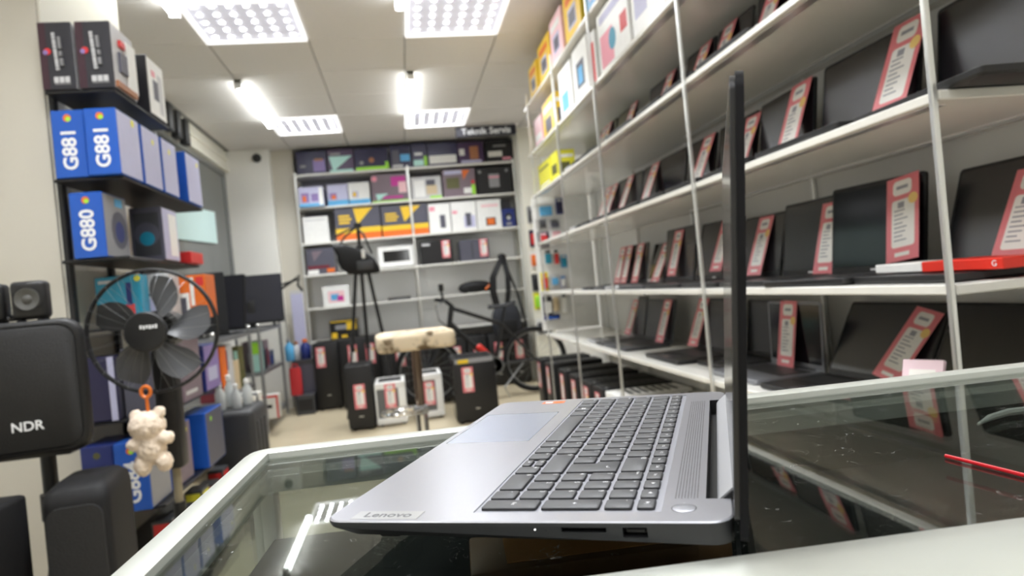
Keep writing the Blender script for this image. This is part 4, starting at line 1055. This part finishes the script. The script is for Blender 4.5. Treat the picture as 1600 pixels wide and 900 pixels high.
# ------------------------------------------------------------------ loudspeakers at the left edge
def pa_speaker(name, label, x, y, z, w, d, h, rz=0, tilt=0, badge=None, horn=True):
    t = thing(name, label, 'loudspeaker', (x, y, z), rz)
    def ol(e, yy): return [(a, yy, b) for a, b in rrect(-w / 2 + e, w / 2 - e, e, h - e, .045, 5)]
    MB().loft([ol(.075, d), ol(.045, d * .6), ol(.004, .05), ol(0, .02), ol(.003, .008)]).build('cabinet', M_blackm, t, smooth=60)
    MB().loft([ol(.016, .012), ol(.014, .001), ol(.022, -.006)]).build('grille', mat('grille_black', (.016, .016, .017), .7, noise=.4, scale=300, bump=.6), t, smooth=60)
    MB().loft([[(a, -.002 + yy, b) for a, b in rrect(-w / 2 + e, w / 2 - e, e, h - e, .042, 5)] for e, yy in ((.002, .008), (.006, .0), (.014, -.001), (.016, .008))], caps=False).build('front_rim', M_black, t, smooth=60)
    MB().tube([(-w * .2, d * .5, h - .006), (-w * .17, d * .5, h + .012), (w * .17, d * .5, h + .012), (w * .2, d * .5, h - .006)], .009, 8).build('handle', M_black, t)
    if badge:
        put('lettering', text_mesh(badge, .034, M_letw, .0006, bold=.015), t, (.052, -.0075, h * .23), (PI / 2, 0, 0))
    return t


p = at(-4, 705, Y=1.9)
sp = pa_speaker('party_speaker', 'large black loudspeaker with white letters NDR at the left edge', -1.035, 1.90, .752, .38, .22, .352, R(10), badge='NDR')
st_ = thing('speaker_stand', 'black tripod stand under the large loudspeaker at the left edge', 'stand', (-1.0, 2.02, 0))
MB().cyl((0, 0, .10), (0, 0, .745), .019, n=14).build('pole', M_black, st_); MB().rbox(-.09, .09, -.07, .07, .742, .752, r=.003, seg=1).build('top_plate', M_black, st_); MB().cyl((0, 0, .56), (0, 0, .63), .028, n=14).build('collar', M_black, st_)
for k in range(3):
    a_ = 2 * PI * k / 3 + .5
    MB().cyl((math.cos(a_) * .02, math.sin(a_) * .02, .45), (math.cos(a_) * .15, math.sin(a_) * .15, .012), .010, n=8).build('leg', M_black, st_)
for x, lb in ((at(42, 465, Y=1.93).x, 'small black cube speaker with round grey cone on top of the large loudspeaker'), (at(-24, 470, Y=1.93).x, 'small black cube speaker cut by the left picture edge')):
    t = thing('cube_speaker', lb, 'loudspeaker', (x, 1.93, 1.104), R(12))
    MB().rbox(-.038, .042, 0, .06, .004, .104, r=.012, seg=3).build('cabinet', M_black, t, smooth=60)
    MB().lathe([(.030, .001), (.028, .006), (.012, .001), (.009, .004), (.001, .005)], 24, c=(0, 0, .056), axis='y').build('cone', mat('cone_grey', (.09, .09, .085), .6), t, smooth=60)
    MB().lathe([(.033, -.001), (.033, .004), (.030, .004), (.030, -.001)], 24, c=(0, 0, .056), axis='y').build('cone_ring', M_black, t)
    for q in (-.024, .028): MB().cyl((q, .015, 0), (q, .015, .006), .007, n=8).cyl((q, .045, 0), (q, .045, .006), .007, n=8).build('foot', M_blackm, t)
tag(MB().tube([(-1.045, 1.96, 1.14), (-1.025, 1.95, 1.112), (-1.005, 1.95, 1.112), (-.985, 1.96, 1.14)], .002, 6).build('speaker_cable', M_black), 'thin black cable between the two small cube speakers', 'cable')
t = thing('floor_speaker', 'black floor loudspeaker standing under the large one, left of the G884 box', 'loudspeaker', (-.845, 1.80, 0), R(6))
def fo(e, yy, z): return [(a, b, z) for a, b in rrect(-.075 + e, .075 - e, 0 + e + yy, .22 - e, .025, 4)]
MB().loft([fo(0, 0, 0), fo(0, 0, .64), fo(.004, .003, .672), fo(.02, .02, .688)]).build('cabinet', M_blackm, t, smooth=60)
MB().prism(rrect(-.062, .062, .33, .64, .03, 4), -.008, .002, 'y').build('upper_grille', MATS['grille_black'], t, smooth=60)
MB().lathe([(.064, -.002), (.064, .008), (.052, .008), (.02, .001), (.001, .002)], 28, c=(0, 0, .22), axis='y').build('woofer', M_black, t, smooth=50)
MB().rbox(-.01, .01, -.01, 0, .318, .332, r=.003).build('badge', M_steel, t)
t = thing('amplifier', 'black amplifier box with a small light in the lower left corner', 'amplifier', (-1.10, 1.63, .381), R(0))
MB().rbox(-.16, .14, 0, .20, 0, .30, r=.012).build('case', M_blackm, t, smooth=60); MB().box(-.14, .12, -.003, 0, .03, .27).build('front_panel', M_black, t); MB().cyl((.075, 0, .19), (.075, -.008, .19), .004, n=10).build('lamp', M_letw, t)
for q in (-.1, -.04): MB().cyl((q, 0, .08), (q, -.015, .08), .014, n=12).build('knob', M_steel, t)
t = thing('mixer', 'black sound mixer with pale edges lying low in the left corner', 'mixer', (-1.04, 1.38, .381), R(-6))
MB().prism([(0, 0), (.22, 0), (.22, .09), (0, .03)], -.15, .15, 'x').build('case', M_black, t); MB().obox((0, .11, .062), (.13, 0, 0), (0, .095, .026), (0, -.0006, .002)).build('top_panel', cm('charcoal'), t)
for q in (-.151, .145): MB().prism([(0, 0), (.222, 0), (.222, .096), (0, .036)], q, q + .007, 'x').build('side_trim', M_alu, t)
for k in range(12): MB().cyl((-.10 + .04 * (k % 6), .05 + .08 * (k // 6), .045 + .022 * (k // 6)), (-.10 + .04 * (k % 6), .046 + .08 * (k // 6), .068 + .022 * (k // 6)), .008, n=8).build('knob', M_steel, t)
t = thing('low_table', 'low black table under the mixer and amplifier in the left corner', 'table', (-1.06, 1.66, 0))
MB().rbox(-.24, .19, -.31, .18, .355, .38, r=.004).build('table_top', M_blackm, t)
for x in (-.22, .15):
    for y in (-.29, .13): MB().rbox(x, x + .03, y, y + .03, 0, .355, r=.003, seg=1).build('leg', M_blackm, t)

# ------------------------------------------------------------------ pedestal fan with a plush bear hanging from it
fc = at(238, 517, Y=2.2); FR = .187
fn = thing('pedestal_fan', 'black pedestal fan with charcoal blades in front of the headset boxes', 'fan', (fc.x, 2.2, 0))
fz = fc.z
ringp = lambda r, y, n=48: [(r * math.cos(2 * PI * k / n), y, fz + r * math.sin(2 * PI * k / n)) for k in range(n)]
MB().tube(ringp(FR, 0), .0055, 8, closed=True).tube(ringp(FR, .012), .004, 8, closed=True).build('guard_rim', M_black, fn)
wr = MB()
for k in range(28):
    a_ = 2 * PI * k / 28
    for sgn in (-1, 1):
        wr.tube([(math.cos(a_) * r * FR, sgn * y, fz + math.sin(a_) * r * FR) for r, y in ((.3, .05), (.7, .042), (.95, .02), (1, .004))], .0004, 4)
wr.build('guard_wires', M_steel, fn)['kind'] = 'stuff'
MB().lathe([(.060, .050), (.060, .058), (.056, .061), (.001, .062)], 28, c=(0, 0, fz), axis='y').build('guard_disc', M_black, fn)
lt_ = MB()
for q, (h0, h1) in enumerate(((-.006, .008), (-.008, .006), (-.005, .007), (-.008, .007), (-.006, .006), (-.007, .008))): lt_.box(-.012 + .0085 * q, -.0065 + .0085 * q, -.0638, -.062, fz + .014 + h0 * .8, fz + .014 + h1 * .8)
lt_.build('lettering', M_letw, fn, smooth=0)
for k, a0 in enumerate((PI * .80, PI * .34, -PI * .02, -PI * .38, -PI * .74)):
    bl = MB(); vs = []
    for side in (0, 1):
        for i in range(7):
            f_ = i / 6; r = .045 + .125 * f_
            half = (.22 + .55 * math.sin(PI * (.12 + .80 * f_))) * .55
            for j in range(5):
                q = -half + 2 * half * j / 4 + f_ * .25
                vs.append((r * math.cos(a0 + q), (.012 if side else .0105) + .035 * (j / 4 - .5), fz + r * math.sin(a0 + q)))
    fs = []
    for side in (0, 1):
        o_ = side * 35
        fs += [(o_ + i * 5 + j, o_ + i * 5 + j + 1, o_ + (i + 1) * 5 + j + 1, o_ + (i + 1) * 5 + j) for i in range(6) for j in range(4)]
    bl.add(vs, fs).build('blade', mat('fan_blade', (.075, .078, .085), .4), fn, smooth=80)
MB().lathe([(.04, -.02), (.042, .02), (.03, .028), (.001, .03)], 24, c=(0, 0, fz), axis='y').build('hub', M_black, fn)
MB().lathe([(.055, -.17), (.062, -.12), (.062, -.06), (.05, -.045)], 24, c=(0, 0, fz), axis='y').build('motor', M_black, fn)
MB().rbox(-.034, .034, .052, .118, fz - .44, fz - .06, r=.012).build('control_box', M_black, fn)
MB().cyl((0, .085, fz - .55), (0, .085, fz - .33), .013, n=14).build('inner_pole', mat('pole_tan', (.30, .26, .18), .4, metal=.3), fn)
MB().cyl((0, .085, .03), (0, .085, fz - .55), .019, n=14).build('outer_pole', M_black, fn)
MB().lathe([(.17, 0), (.17, .012), (.14, .026), (.03, .05), (.02, .07)], 32, c=(0, .085, 0)).build('foot', M_black, fn, smooth=50)
# plush bear on an orange clip
pb = at(236, 690, Y=2.135)
t = thing('plush_bear', 'cream plush bear hanging by an orange clip on the fan control box', 'plush toy', (pb.x, 2.135, pb.z))
M_fur = mat('cream_fur', (.84, .70, .56), .95, noise=.12, scale=45, bump=1.0)
b = MB()
for c_, r_ in (((0, 0, -.018), (.042, .034, .050)), ((-.006, 0, .048), (.052, .044, .044)), ((-.034, .0, .080), (.018, .014, .018)), ((.030, 0, .084), (.018, .014, .018)), ((-.040, -.012, -.002), (.024, .020, .020)), ((.044, -.010, .008), (.026, .020, .020)), ((-.026, -.006, -.066), (.024, .022, .034)), ((.034, -.006, -.062), (.024, .022, .030))):
    b.sphere(c_, *r_)
bo = b.build('bear_body', M_fur, t, smooth=90)
md = bo.modifiers.new('join', 'REMESH'); md.mode = 'VOXEL'; md.voxel_size = .004; md.use_smooth_shade = True
tx = bpy.data.textures.new('fur_tufts', 'CLOUDS'); tx.noise_scale = .009
md = bo.modifiers.new('tufts', 'DISPLACE'); md.texture = tx; md.strength = .009; md.mid_level = .5
MB().tube([(.013 * math.cos(q * PI / 8), -.002, .148 + .016 * math.sin(q * PI / 8)) for q in range(16)], .0055, 8, closed=True).tube([(0, 0, .132), (0, 0, .085)], .005, 8).build('clip', mat('clip_orange', (.72, .17, .02), .35), t)

# ------------------------------------------------------------------ racks with goods and screens at the far left
def rack(label, x0, x1, y0, y1, zs):
    t = thing('wire_rack', label, 'rack', (x0, y0, 0), 0, 'chrome racks along the left wall')
    for x in (0, x1 - x0):
        for y in (0, y1 - y0):
            MB().cyl((x, y, .03), (x, y, .935), .013, n=12).build('post', M_steel, t); MB().cyl((x, y, 0), (x, y, .03), .018, n=12).build('foot', M_chrome, t); MB().sphere((x, y, .94), .015, .015, .012, 10, 6).build('cap', M_chrome, t)
    for z in zs:
        m_ = MB().box(0, x1 - x0, 0, y1 - y0, z - .008, z - .001).box(-.008, x1 - x0 + .008, -.008, .008, z - .028, z - .001).box(-.008, x1 - x0 + .008, y1 - y0 - .008, y1 - y0 + .008, z - .028, z - .001).box(x1 - x0 - .008, x1 - x0 + .008, 0, y1 - y0, z - .028, z - .001)
        m_.build('shelf', M_steel, t, smooth=0)
    return t


rack('nearer chrome rack by the left wall, loaded with small boxes', -1.64, -1.232, 4.55, 5.552, (.14, .50, .90))
rack('farther chrome rack by the left wall, with the white box on it', -1.64, -1.229, 5.887, 6.845, (.14, .54, .90))


def monitor(label, x, y, z, w, h, rz, tilt=0, col='charcoal', stand=.05):
    t = thing('monitor', label, 'monitor', (x, y, z), R(rz), 'dark screens on the racks')
    s = bpy.data.objects.new('screen_case', MB().prism(rrect(-w / 2, w / 2, 0, h, .008, 3), 0, .022, 'y').mesh('screen_case', M_blackm, 30)); COL.objects.link(s); s.parent = t
    s.location = (0, 0, stand); s.rotation_euler = (R(tilt), 0, 0)
    MB().box(-w / 2 + .008, w / 2 - .008, -.002, 0, .02, h - .008).build('screen', mat('screen_' + col, tuple(q * .25 for q in C[col]), .6, spec=.25), s)
    MB().rbox(-.03, .03, .022, .05, 0, h * .55, r=.005).build('neck', M_black, t)
    MB().rbox(-w * .28, w * .28, -.07, .13, 0, .012, r=.005).build('foot', M_black, t)
    return t


monitor('dark monitor on the nearer rack, farthest left of three', -1.46, 5.05, .90, .40, .44, 12, -8, 'charcoal', .03)
monitor('dark monitor turned sideways in the middle of three on the racks', -1.40, 5.45, .90, .36, .43, -14, -10, 'slate', .03)
monitor('bluish black monitor leaning on the farther rack below the white column', -1.39, 6.45, .90, .56, .46, 6, -14, 'slate', .04)
t = thing('laptop_stand', 'black folding laptop stand with two open arms on the farther rack', 'stand', (-1.25, 6.72, .902))
MB().tube([(.10, 0, .34), (.20, 0, .40), (.27, 0, .455), (.25, 0, .36), (.29, 0, .30)], .012, 6).tube([(.02, .02, .36), (.27, .02, .42)], .010, 6).build('arm', M_black, t); MB().tube([(0, 0, 0), (0, .02, .2), (.10, 0, .34)], .012, 6).build('leg', M_black, t); MB().rbox(-.02, .02, -.06, .06, 0, .01, r=.003).build('foot', M_black, t)
gr = 'small goods on the chrome racks'
for lb, pa, pb_, pt, Y, z, c1, pr_ in (
        ('narrow orange red box on the middle shelf of the nearer rack', 346, 356, 530, 4.76, .50, 'orange', [('F', .1, .9, .1, .3, 'maroon')]),
        ('dark red box with a yellow seal on the nearer rack', 346, 372, 560, 4.58, .50, 'maroon', [('D', .5, .10, .9, 0, 'lemon'), ('F', .1, .9, .2, .6, 'plum')]),
        ('grey blue box on the nearer rack beside the dark red one', 358, 378, 535, 4.93, .50, 'lightgrey', [('F', 0, 1, .5, .9, 'darkblue')]),
        ('tall narrow yellow box on the nearer rack', 377, 384, 563, 5.09, .50, 'sand', [('F', .2, .8, .2, .9, 'lemon')]),
        ('dark green box on the nearer rack by its far post', 384, 394, 540, 5.25, .50, 'olive', [('F', .2, .8, .5, .9, 'mint')]),
        ('green and white round topped box on the farther rack', 410, 426, 534, 5.95, .54, 'mint', [('F', 0, 1, .6, 1, 'green')]),
        ('small dark box with pale dots on the farther rack', 427, 438, 545, 6.1, .54, 'black', [('D', .5, .1, .5, 0, 'sand')]),
        ('white box with a black slot and red end low on the farther rack', 421, 445, 618, 5.92, .14, 'offwhite', [('F', .88, 1, 0, 1, 'red'), ('F', .2, .6, .45, .6, 'black'), ('F', 0, 1, .9, 1, 'red')])):
    a, b = at(pa, pt, Y=Y), at(pb_, pt, Y=Y)
    x1 = min(b.x, -1.25); x0 = x1 - (b.x - a.x)
    if 'slot' in lb: x0, x1 = a.x - .06, b.x - .06
    carton('rack_box', lb, 'box', x0, x1, Y, Y + .14, z, min(max(z + .08, a.z), z + .34), c1, pr_, gr)
rnd = random.Random(5)
for y0, y1, z, n in ((4.60, 5.50, .14, 5), (5.95, 6.80, .54, 4), (4.60, 5.50, .90, 0)):
    for k in range(n):
        y = y0 + (y1 - y0) * k / n; hh = rnd.uniform(.12, .26); dd = (y1 - y0) / n * .8
        if z == .54: y += .28; 
        if y + dd > y1: continue
        carton('rack_box', '%s box, %s along the %s' % (('dark', 'dim', 'murky')[0] + ' coloured', ('first', 'second', 'third', 'fourth', 'fifth')[k], 'lowest shelf of the nearer chrome rack' if z < .3 else 'middle shelf of the farther chrome rack'), 'box', -1.45, -1.262, y, y + dd, z, z + hh, rnd.choice(['charcoal', 'navy', 'olive', 'mauve', 'slate']), [('R', .1, .9, .1, .7, rnd.choice(['grey', 'maroon', 'lightgrey', 'darkblue'])), ('F', .2, .8, .2, .6, rnd.choice(['grey', 'sand', 'black']))], 'dark boxes on the chrome racks')
for n_, (px, py) in enumerate(((262, 182), (275, 194), (288, 206))):
    p = at(px, py, X=-1.62)
    o = MB().rbox(-.03, .03, -.05, .05, -.11, .10, r=.008).rbox(-.055, -.03, -.02, .02, .06, .10, r=.004).build('camera_bracket', M_black, None, (p.x, p.y, p.z))
    tag(o, ['small black bracket on the cornice, nearest to the dark boxes', 'small black bracket on the cornice, middle of three', 'small black bracket on the cornice, farthest of three'][n_], 'bracket', 'black brackets on the cornice')
for lb, px, py, Y, r, h, c1, c2 in (('blue spray bottle on the floor cabinet left of the black computers', 451, 535, 7.0, .045, .22, 'skyblue', 'grey'), ('orange capped bottle beside the blue spray bottle', 476, 533, 7.05, .05, .20, 'darkblue', 'orange'), ('pale bottle between the blue and the orange capped ones', 463, 540, 7.1, .04, .18, 'lightgrey', 'copper')):
    p = at(px, py, Y=Y)
    t = thing('bottle', lb, 'bottle', (p.x, Y, .52), 0, 'bottles on the floor cabinet')
    MB().lathe([(r * .9, 0), (r, .01), (r, h * .65), (r * .45, h * .82), (r * .4, h * .86)], 16).build('bottle_body', cm(c1), t, smooth=50); MB().lathe([(r * .5, h * .86), (r * .5, h), (r * .3, h * 1.02)], 14).build('cap', cm(c2), t)
carton('floor_cabinet', 'low dark cabinet between the farther rack and the black computers', 'cabinet', -1.17, -.90, 6.98, 7.28, 0, .52, 'charcoal', [('F', .1, .9, .3, .9, 'slate'), ('F', .45, .9, .05, .25, 'navy')])
a, b = at(455, 592, Y=6.9), at(471, 592, Y=6.9)
t = thing('red_bag', 'bright red bag standing against the dark cabinet by the farther rack', 'bag', ((a.x + b.x) / 2, 6.87, .191))
MB().loft([[(x, y, z) for x, y in rrect(-.055 - e, .055 + e, -.03, .04, .015, 3)] for z, e in ((0, -.004), (.03, 0), (.22, 0), (.265, -.006))]).build('bag_body', mat('bag_red', (.55, .03, .035), .5), t, smooth=50)
MB().tube([(-.03, 0, .26), (-.025, 0, .30), (.025, 0, .30), (.03, 0, .26)], .005, 6).build('handle', cm('red'), t)
carton('low_box', 'low dark box under the red bag', 'box', -1.13, -.96, 6.78, 6.965, 0, .19, 'charcoal', [('F', .1, .9, .2, .8, 'black')])
a = at(376, 604, X=-1.02); b = at(398, 600, X=-1.02)
carton('white_carton', 'tall white carton standing on the floor in front of the nearer rack', 'box', -1.00, -.87, 3.88, 4.10, 0, .60, 'offwhite', [('R', .1, .9, .1, .4, 'white'), ('F', .75, .95, .1, .5, 'palepink')])
t = thing('trolley_case', 'dark grey trolley case on the floor beyond the lowest headset boxes', 'case', (-.885, 3.43, 0))
MB().rbox(-.105, .105, 0, .34, .04, .59, r=.03, seg=3).build('shell', mat('case_black', (.035, .036, .038), .5), t, smooth=60)
for q in (.07, .15, .23): MB().rbox(.103, .110, q, q + .04, .10, .52, r=.003).build('rib', MATS['case_black'], t)
for x in (-.075, .075):
    for y in (.05, .29): MB().cyl((x - .015, y, .022), (x + .015, y, .022), .022, n=14).build('wheel', M_black, t)
MB().tube([(-.07, .29, .58), (-.07, .29, .63), (.07, .29, .63), (.07, .29, .58)], .008, 8).build('handle', M_steel, t)
for k, (x, y, h) in enumerate(((-.94, 3.50, .14), (-.87, 3.52, .12), (-.92, 3.60, .16), (-.84, 3.62, .13))):
    t2 = thing('clear_bottle', ['clear bottle with pale cap, nearest on the trolley case', 'short clear bottle at the right on the trolley case', 'tallest clear bottle on the trolley case', 'clear bottle at the far right on the trolley case'][k], 'bottle', (x, y, .593), 0, 'bottles on the trolley case')
    MB().lathe([(.022, 0), (.024, .01), (.024, h * .6), (.010, h * .8), (.010, h * .85)], 14).build('bottle_body', mat('clear_bottle', (.55, .58, .58), .15), t2, smooth=50); MB().lathe([(.013, h * .85), (.013, h), (.008, h * 1.02)], 12).build('cap', cm('white'), t2)

# ------------------------------------------------------------------ bar stool
t = thing('bar_stool', 'bar stool with a cowhide patterned square seat and chrome foot rest', 'stool', (.030, 3.70, 0), R(4))
M_cow = mat('cowhide', (.72, .60, .42), .8)
nt = M_cow.node_tree
n1 = nt.nodes.new('ShaderNodeTexNoise'); n1.inputs['Scale'].default_value = 9; n1.inputs['Detail'].default_value = 5
tc = nt.nodes.new('ShaderNodeTexCoord'); nt.links.new(tc.outputs['Object'], n1.inputs['Vector'])
rp = nt.nodes.new('ShaderNodeValToRGB'); rp.color_ramp.elements[0].position = .54; rp.color_ramp.elements[0].color = (.74, .62, .44, 1); rp.color_ramp.elements[1].position = .63; rp.color_ramp.elements[1].color = (.13, .085, .04, 1)
nt.links.new(n1.outputs['Fac'], rp.inputs[0]); nt.links.new(rp.outputs[0], nt.nodes['Principled BSDF'].inputs['Base Color'])
MB().loft([[(x, y, z) for x, y in rrect(-.205 + e, .205 - e, -.19 + e, .19 - e, .05, 5)] for z, e in ((.782, .012), (.79, .002), (.80, 0), (.850, 0), (.866, .006), (.874, .03))]).build('seat', M_cow, t, smooth=60)
MB().cyl((0, 0, .40), (0, 0, .782), .026, n=16).build('upper_post', mat('post_brown', (.20, .15, .115), .25, metal=.7), t)
MB().cyl((0, 0, .02), (0, 0, .42), .034, n=16).build('lower_post', M_chrome, t)
MB().lathe([(.20, 0), (.20, .008), (.15, .02), (.04, .035)], 32).build('base', M_chrome, t, smooth=50)
MB().tube([(-.10 + .105 * math.cos(q * PI / 12), -.02 + .105 * math.sin(q * PI / 12), .45) for q in range(24)], .011, 8, closed=True).build('foot_rest', M_chrome, t)
MB().rbox(-.04, .04, -.03, .03, .42, .47, r=.01).build('foot_rest_clamp', M_steel, t)

# ------------------------------------------------------------------ tripod with a bag
t = thing('tripod', 'black camera tripod standing in front of the far shelving', 'tripod', (-.36, 6.30, 0))
for q, (x, y) in enumerate(((-.24, -.12), (.24, -.10), (-.04, .26))):
    MB().cyl((x * .12, y * .12, 1.52), (x * .62, y * .62, .62), .016, n=10).cyl((x * .62, y * .62, .66), (x, y, .01), .011, n=10).build('leg', M_black, t); MB().cyl((x * .60, y * .60, .60), (x * .63, y * .63, .68), .021, n=10).build('leg_lock', M_black, t)
MB().cyl((0, 0, 1.30), (0, 0, 1.72), .016, n=12).build('centre_column', M_black, t); MB().rbox(-.035, .035, -.035, .035, 1.48, 1.56, r=.012).build('shoulder', M_black, t)
MB().rbox(-.035, .035, -.045, .045, 1.72, 1.765, r=.01).build('head', M_black, t); MB().tube([(-.02, 0, 1.73), (-.12, .02, 1.70), (-.22, .03, 1.66)], .009, 8).build('pan_handle', M_black, t)
t = thing('shoulder_bag', 'black shoulder bag hanging from the camera tripod', 'bag', (-.37, 6.20, 1.29))
bg = MB().loft([[(x * s_ + dx, y * s_ * .8, z) for x, y in rrect(-.17, .16, -.06, .05, .045, 4)] for z, s_, dx in ((0, .55, .06), (.015, .85, .04), (.06, 1.0, .01), (.13, 1.0, -.02), (.19, .82, -.05), (.25, .55, -.12), (.29, .25, -.18))])
bg.build('bag_body', M_blackm, t, smooth=80); MB().rbox(-.02, .12, -.062, -.048, .04, .12, r=.006).build('front_pocket', cm('charcoal'), t)
MB().tube([(-.18, 0, .26), (-.10, .01, .36), (0, .03, .43), (.06, .0, .36), (.12, 0, .18)], .010, 6).build('strap', M_black, t)
MB().rbox(.03, .06, -.07, -.06, .14, .22, r=.003).build('hang_label', cm('white'), t)

# ------------------------------------------------------------------ bicycle
BX, BY = .0, 6.42
t = thing('bicycle', 'black mountain bike leaning in front of the far shelving', 'bicycle', (0, BY, 0))
RX, FX, WR = 1.19, .16, .315
for nm, cx in (('rear_wheel', RX), ('front_wheel', FX)):
    wh = MB().tube([(WR * math.cos(q * PI / 24) * .93 + cx, 0, .33 + WR * .93 * math.sin(q * PI / 24)) for q in range(48)], .024, 8, closed=True).build('tyre', M_blackm)
    wo = MB().tube([((WR - .045) * math.cos(q * PI / 24) + cx, 0, .33 + (WR - .045) * math.sin(q * PI / 24)) for q in range(48)], .009, 6, closed=True).cyl((cx, -.045, .33), (cx, .045, .33), .022, n=12).build(nm, M_steel, t)
    wh.parent = wo
    sp_ = MB()
    for q in range(18):
        a_ = 2 * PI * q / 18
        sp_.cyl((cx + .02 * math.cos(a_ + 1), .02 * (-1) ** q, .33 + .02 * math.sin(a_ + 1)), (cx + (WR - .05) * math.cos(a_), 0, .33 + (WR - .05) * math.sin(a_)), .0016, n=4)
    s_ = sp_.build('spokes', M_steel, wo)
H = Vector((.43, 0, .90)); H2 = Vector((.40, 0, .76)); BBk = Vector((.79, 0, .315)); ST = Vector((.90, 0, .70)); SD = Vector((.94, 0, .86)); RW = Vector((RX, 0, .33)); FW = Vector((FX, 0, .33))
fm = MB().cyl(H + Vector((.004, 0, .03)), H2 - Vector((.005, 0, .02)), .026, n=12).cyl(H2, BBk, .026, n=12).cyl(H, ST, .019, n=12).cyl(BBk, ST, .018, n=12)
for s_ in (-.03, .03): fm.cyl(BBk + Vector((0, s_, 0)), RW + Vector((0, s_ * 1.6, 0)), .011, n=8).cyl(ST + Vector((0, s_ * .6, 0)), RW + Vector((0, s_ * 1.6, 0)), .010, n=8)
fm.build('frame', mat('bike_black', (.016, .016, .018), .3), t)
fk = MB().cyl(H2, H2 + Vector((-.012, 0, -.06)), .024, n=10)
for s_ in (-.05, .05): fk.cyl(H2 + Vector((-.012, s_, -.05)), FW + Vector((0, s_, 0)), .016, n=10)
fk.build('fork', M_black, t)
MB().cyl(H + Vector((.004, 0, .02)), H + Vector((-.06, 0, .08)), .018, n=10).tube([(.30, -.33, .99), (.345, -.18, .985), (.375, 0, .975), (.345, .18, .985), (.30, .33, .99)], .012, 8).build('handlebar', M_black, t)
for y in (-.33, .33): MB().cyl((.300, y, .99), (.322, y * .72, .988), .017, n=10).build('grip', M_blackm, t)
MB().tube([(.33, -.20, .98), (.29, -.23, .93), (.27, -.30, .91)], .006, 6).build('brake_lever', M_steel, t)
MB().tube([(.35, -.06, .97), (.28, -.08, .93), (.30, -.04, .80), (.38, -.02, .72)], .005, 6).build('brake_cable', M_black, t)
MB().tube([(.36, .02, .98), (.35, .02, 1.06), (.352, .02, 1.14)], .012, 8).rbox(.325, .375, .0, .03, 1.07, 1.14, r=.008).build('phone_holder', M_black, t)
MB().cyl(ST, SD, .014, n=10).build('seat_post', M_black, t)
MB().loft([[(x, y * yw, z + zz) for y, zz in ((-1, 0), (-.6, .02), (0, .026), (.6, .02), (1, 0), (0, -.012))] for x, yw, z in ((.78, .012, .868), (.84, .022, .868), (.94, .05, .872), (1.02, .075, .885), (1.045, .06, .89))]).build('saddle', M_blackm, t, smooth=60)
MB().lathe([(.085, -.005), (.085, .005), (.07, .005), (.07, -.005)], 24, c=(.79, -.05, .315), axis='y').build('chainring', M_steel, t)
MB().cyl((.79, -.06, .315), (.70, -.075, .18), .009, n=8).cyl((.79, .06, .315), (.88, .075, .45), .009, n=8).build('crank', M_steel, t)
for c_ in ((.70, -.11, .18), (.88, .11, .45)): MB().rbox(c_[0] - .04, c_[0] + .04, c_[1] - .04, c_[1] + .04, c_[2] - .01, c_[2] + .01, r=.004).build('pedal', M_black, t)
t2 = MB().cyl((.66, -.03, .50), (.75, -.035, .40), .032, n=14).sphere((.66, -.03, .50), .036, .036, .03).build('bottle_holder', mat('bike_red', (.70, .03, .02), .4), t, smooth=50)
MB().tube([(1.1, .03, .33), (.86, -.06, .10), (.90, -.07, .0)], .007, 6).build('kickstand', M_steel, t)

# backpack hanging by its straps from the shelf edge
t = thing('backpack', 'black backpack hanging by long straps from the far shelving above the bicycle', 'bag', (1.05, 7.02, .50))
MB().loft([[(x * s_, y * s_ + .02, z) for x, y in rrect(-.16, .14, -.07, .07, .05, 4)] for z, s_ in ((0, .7), (.03, .95), (.15, 1.05), (.26, 1.0), (.34, .8), (.37, .55))]).build('bag_body', mat('bag_black', (.015, .017, .024), .7, bump=.4, noise=.1, scale=40), t, smooth=80)
MB().rbox(-.11, .09, -.065, -.045, .06, .20, r=.012).build('front_pocket', M_blackm, t)
def strap(pts, wd, nm='strap'):
    m_ = MB(); pts = [Vector(p) for p in pts]
    m_.loft([[p + Vector((-wd, -.004, 0)), p + Vector((wd, -.004, 0)), p + Vector((wd, .004, 0)), p + Vector((-wd, .004, 0))] for p in pts])
    return m_.build(nm, M_blackm, t, smooth=60)
strap([(-.10, -.02, .34), (-.13, -.03, .50), (-.12, -.03, .66), (-.05, 0, .78), (.01, .10, .86)], .036)
strap([(.0, -.02, .34), (.03, -.03, .5), (.04, -.02, .68), (.03, .10, .86)], .028)
strap([(.20, 0, .0), (.18, 0, .2), (.13, 0, .46), (.06, .05, .72), (.03, .12, .86)], .012)
MB().sphere((.02, .14, .87), .05, .05, .04).build('strap_knot', M_blackm, t, smooth=60); MB().cyl((.02, .14, .88), (.02, .29, .885), .006, n=8).build('hook', M_steel, t)
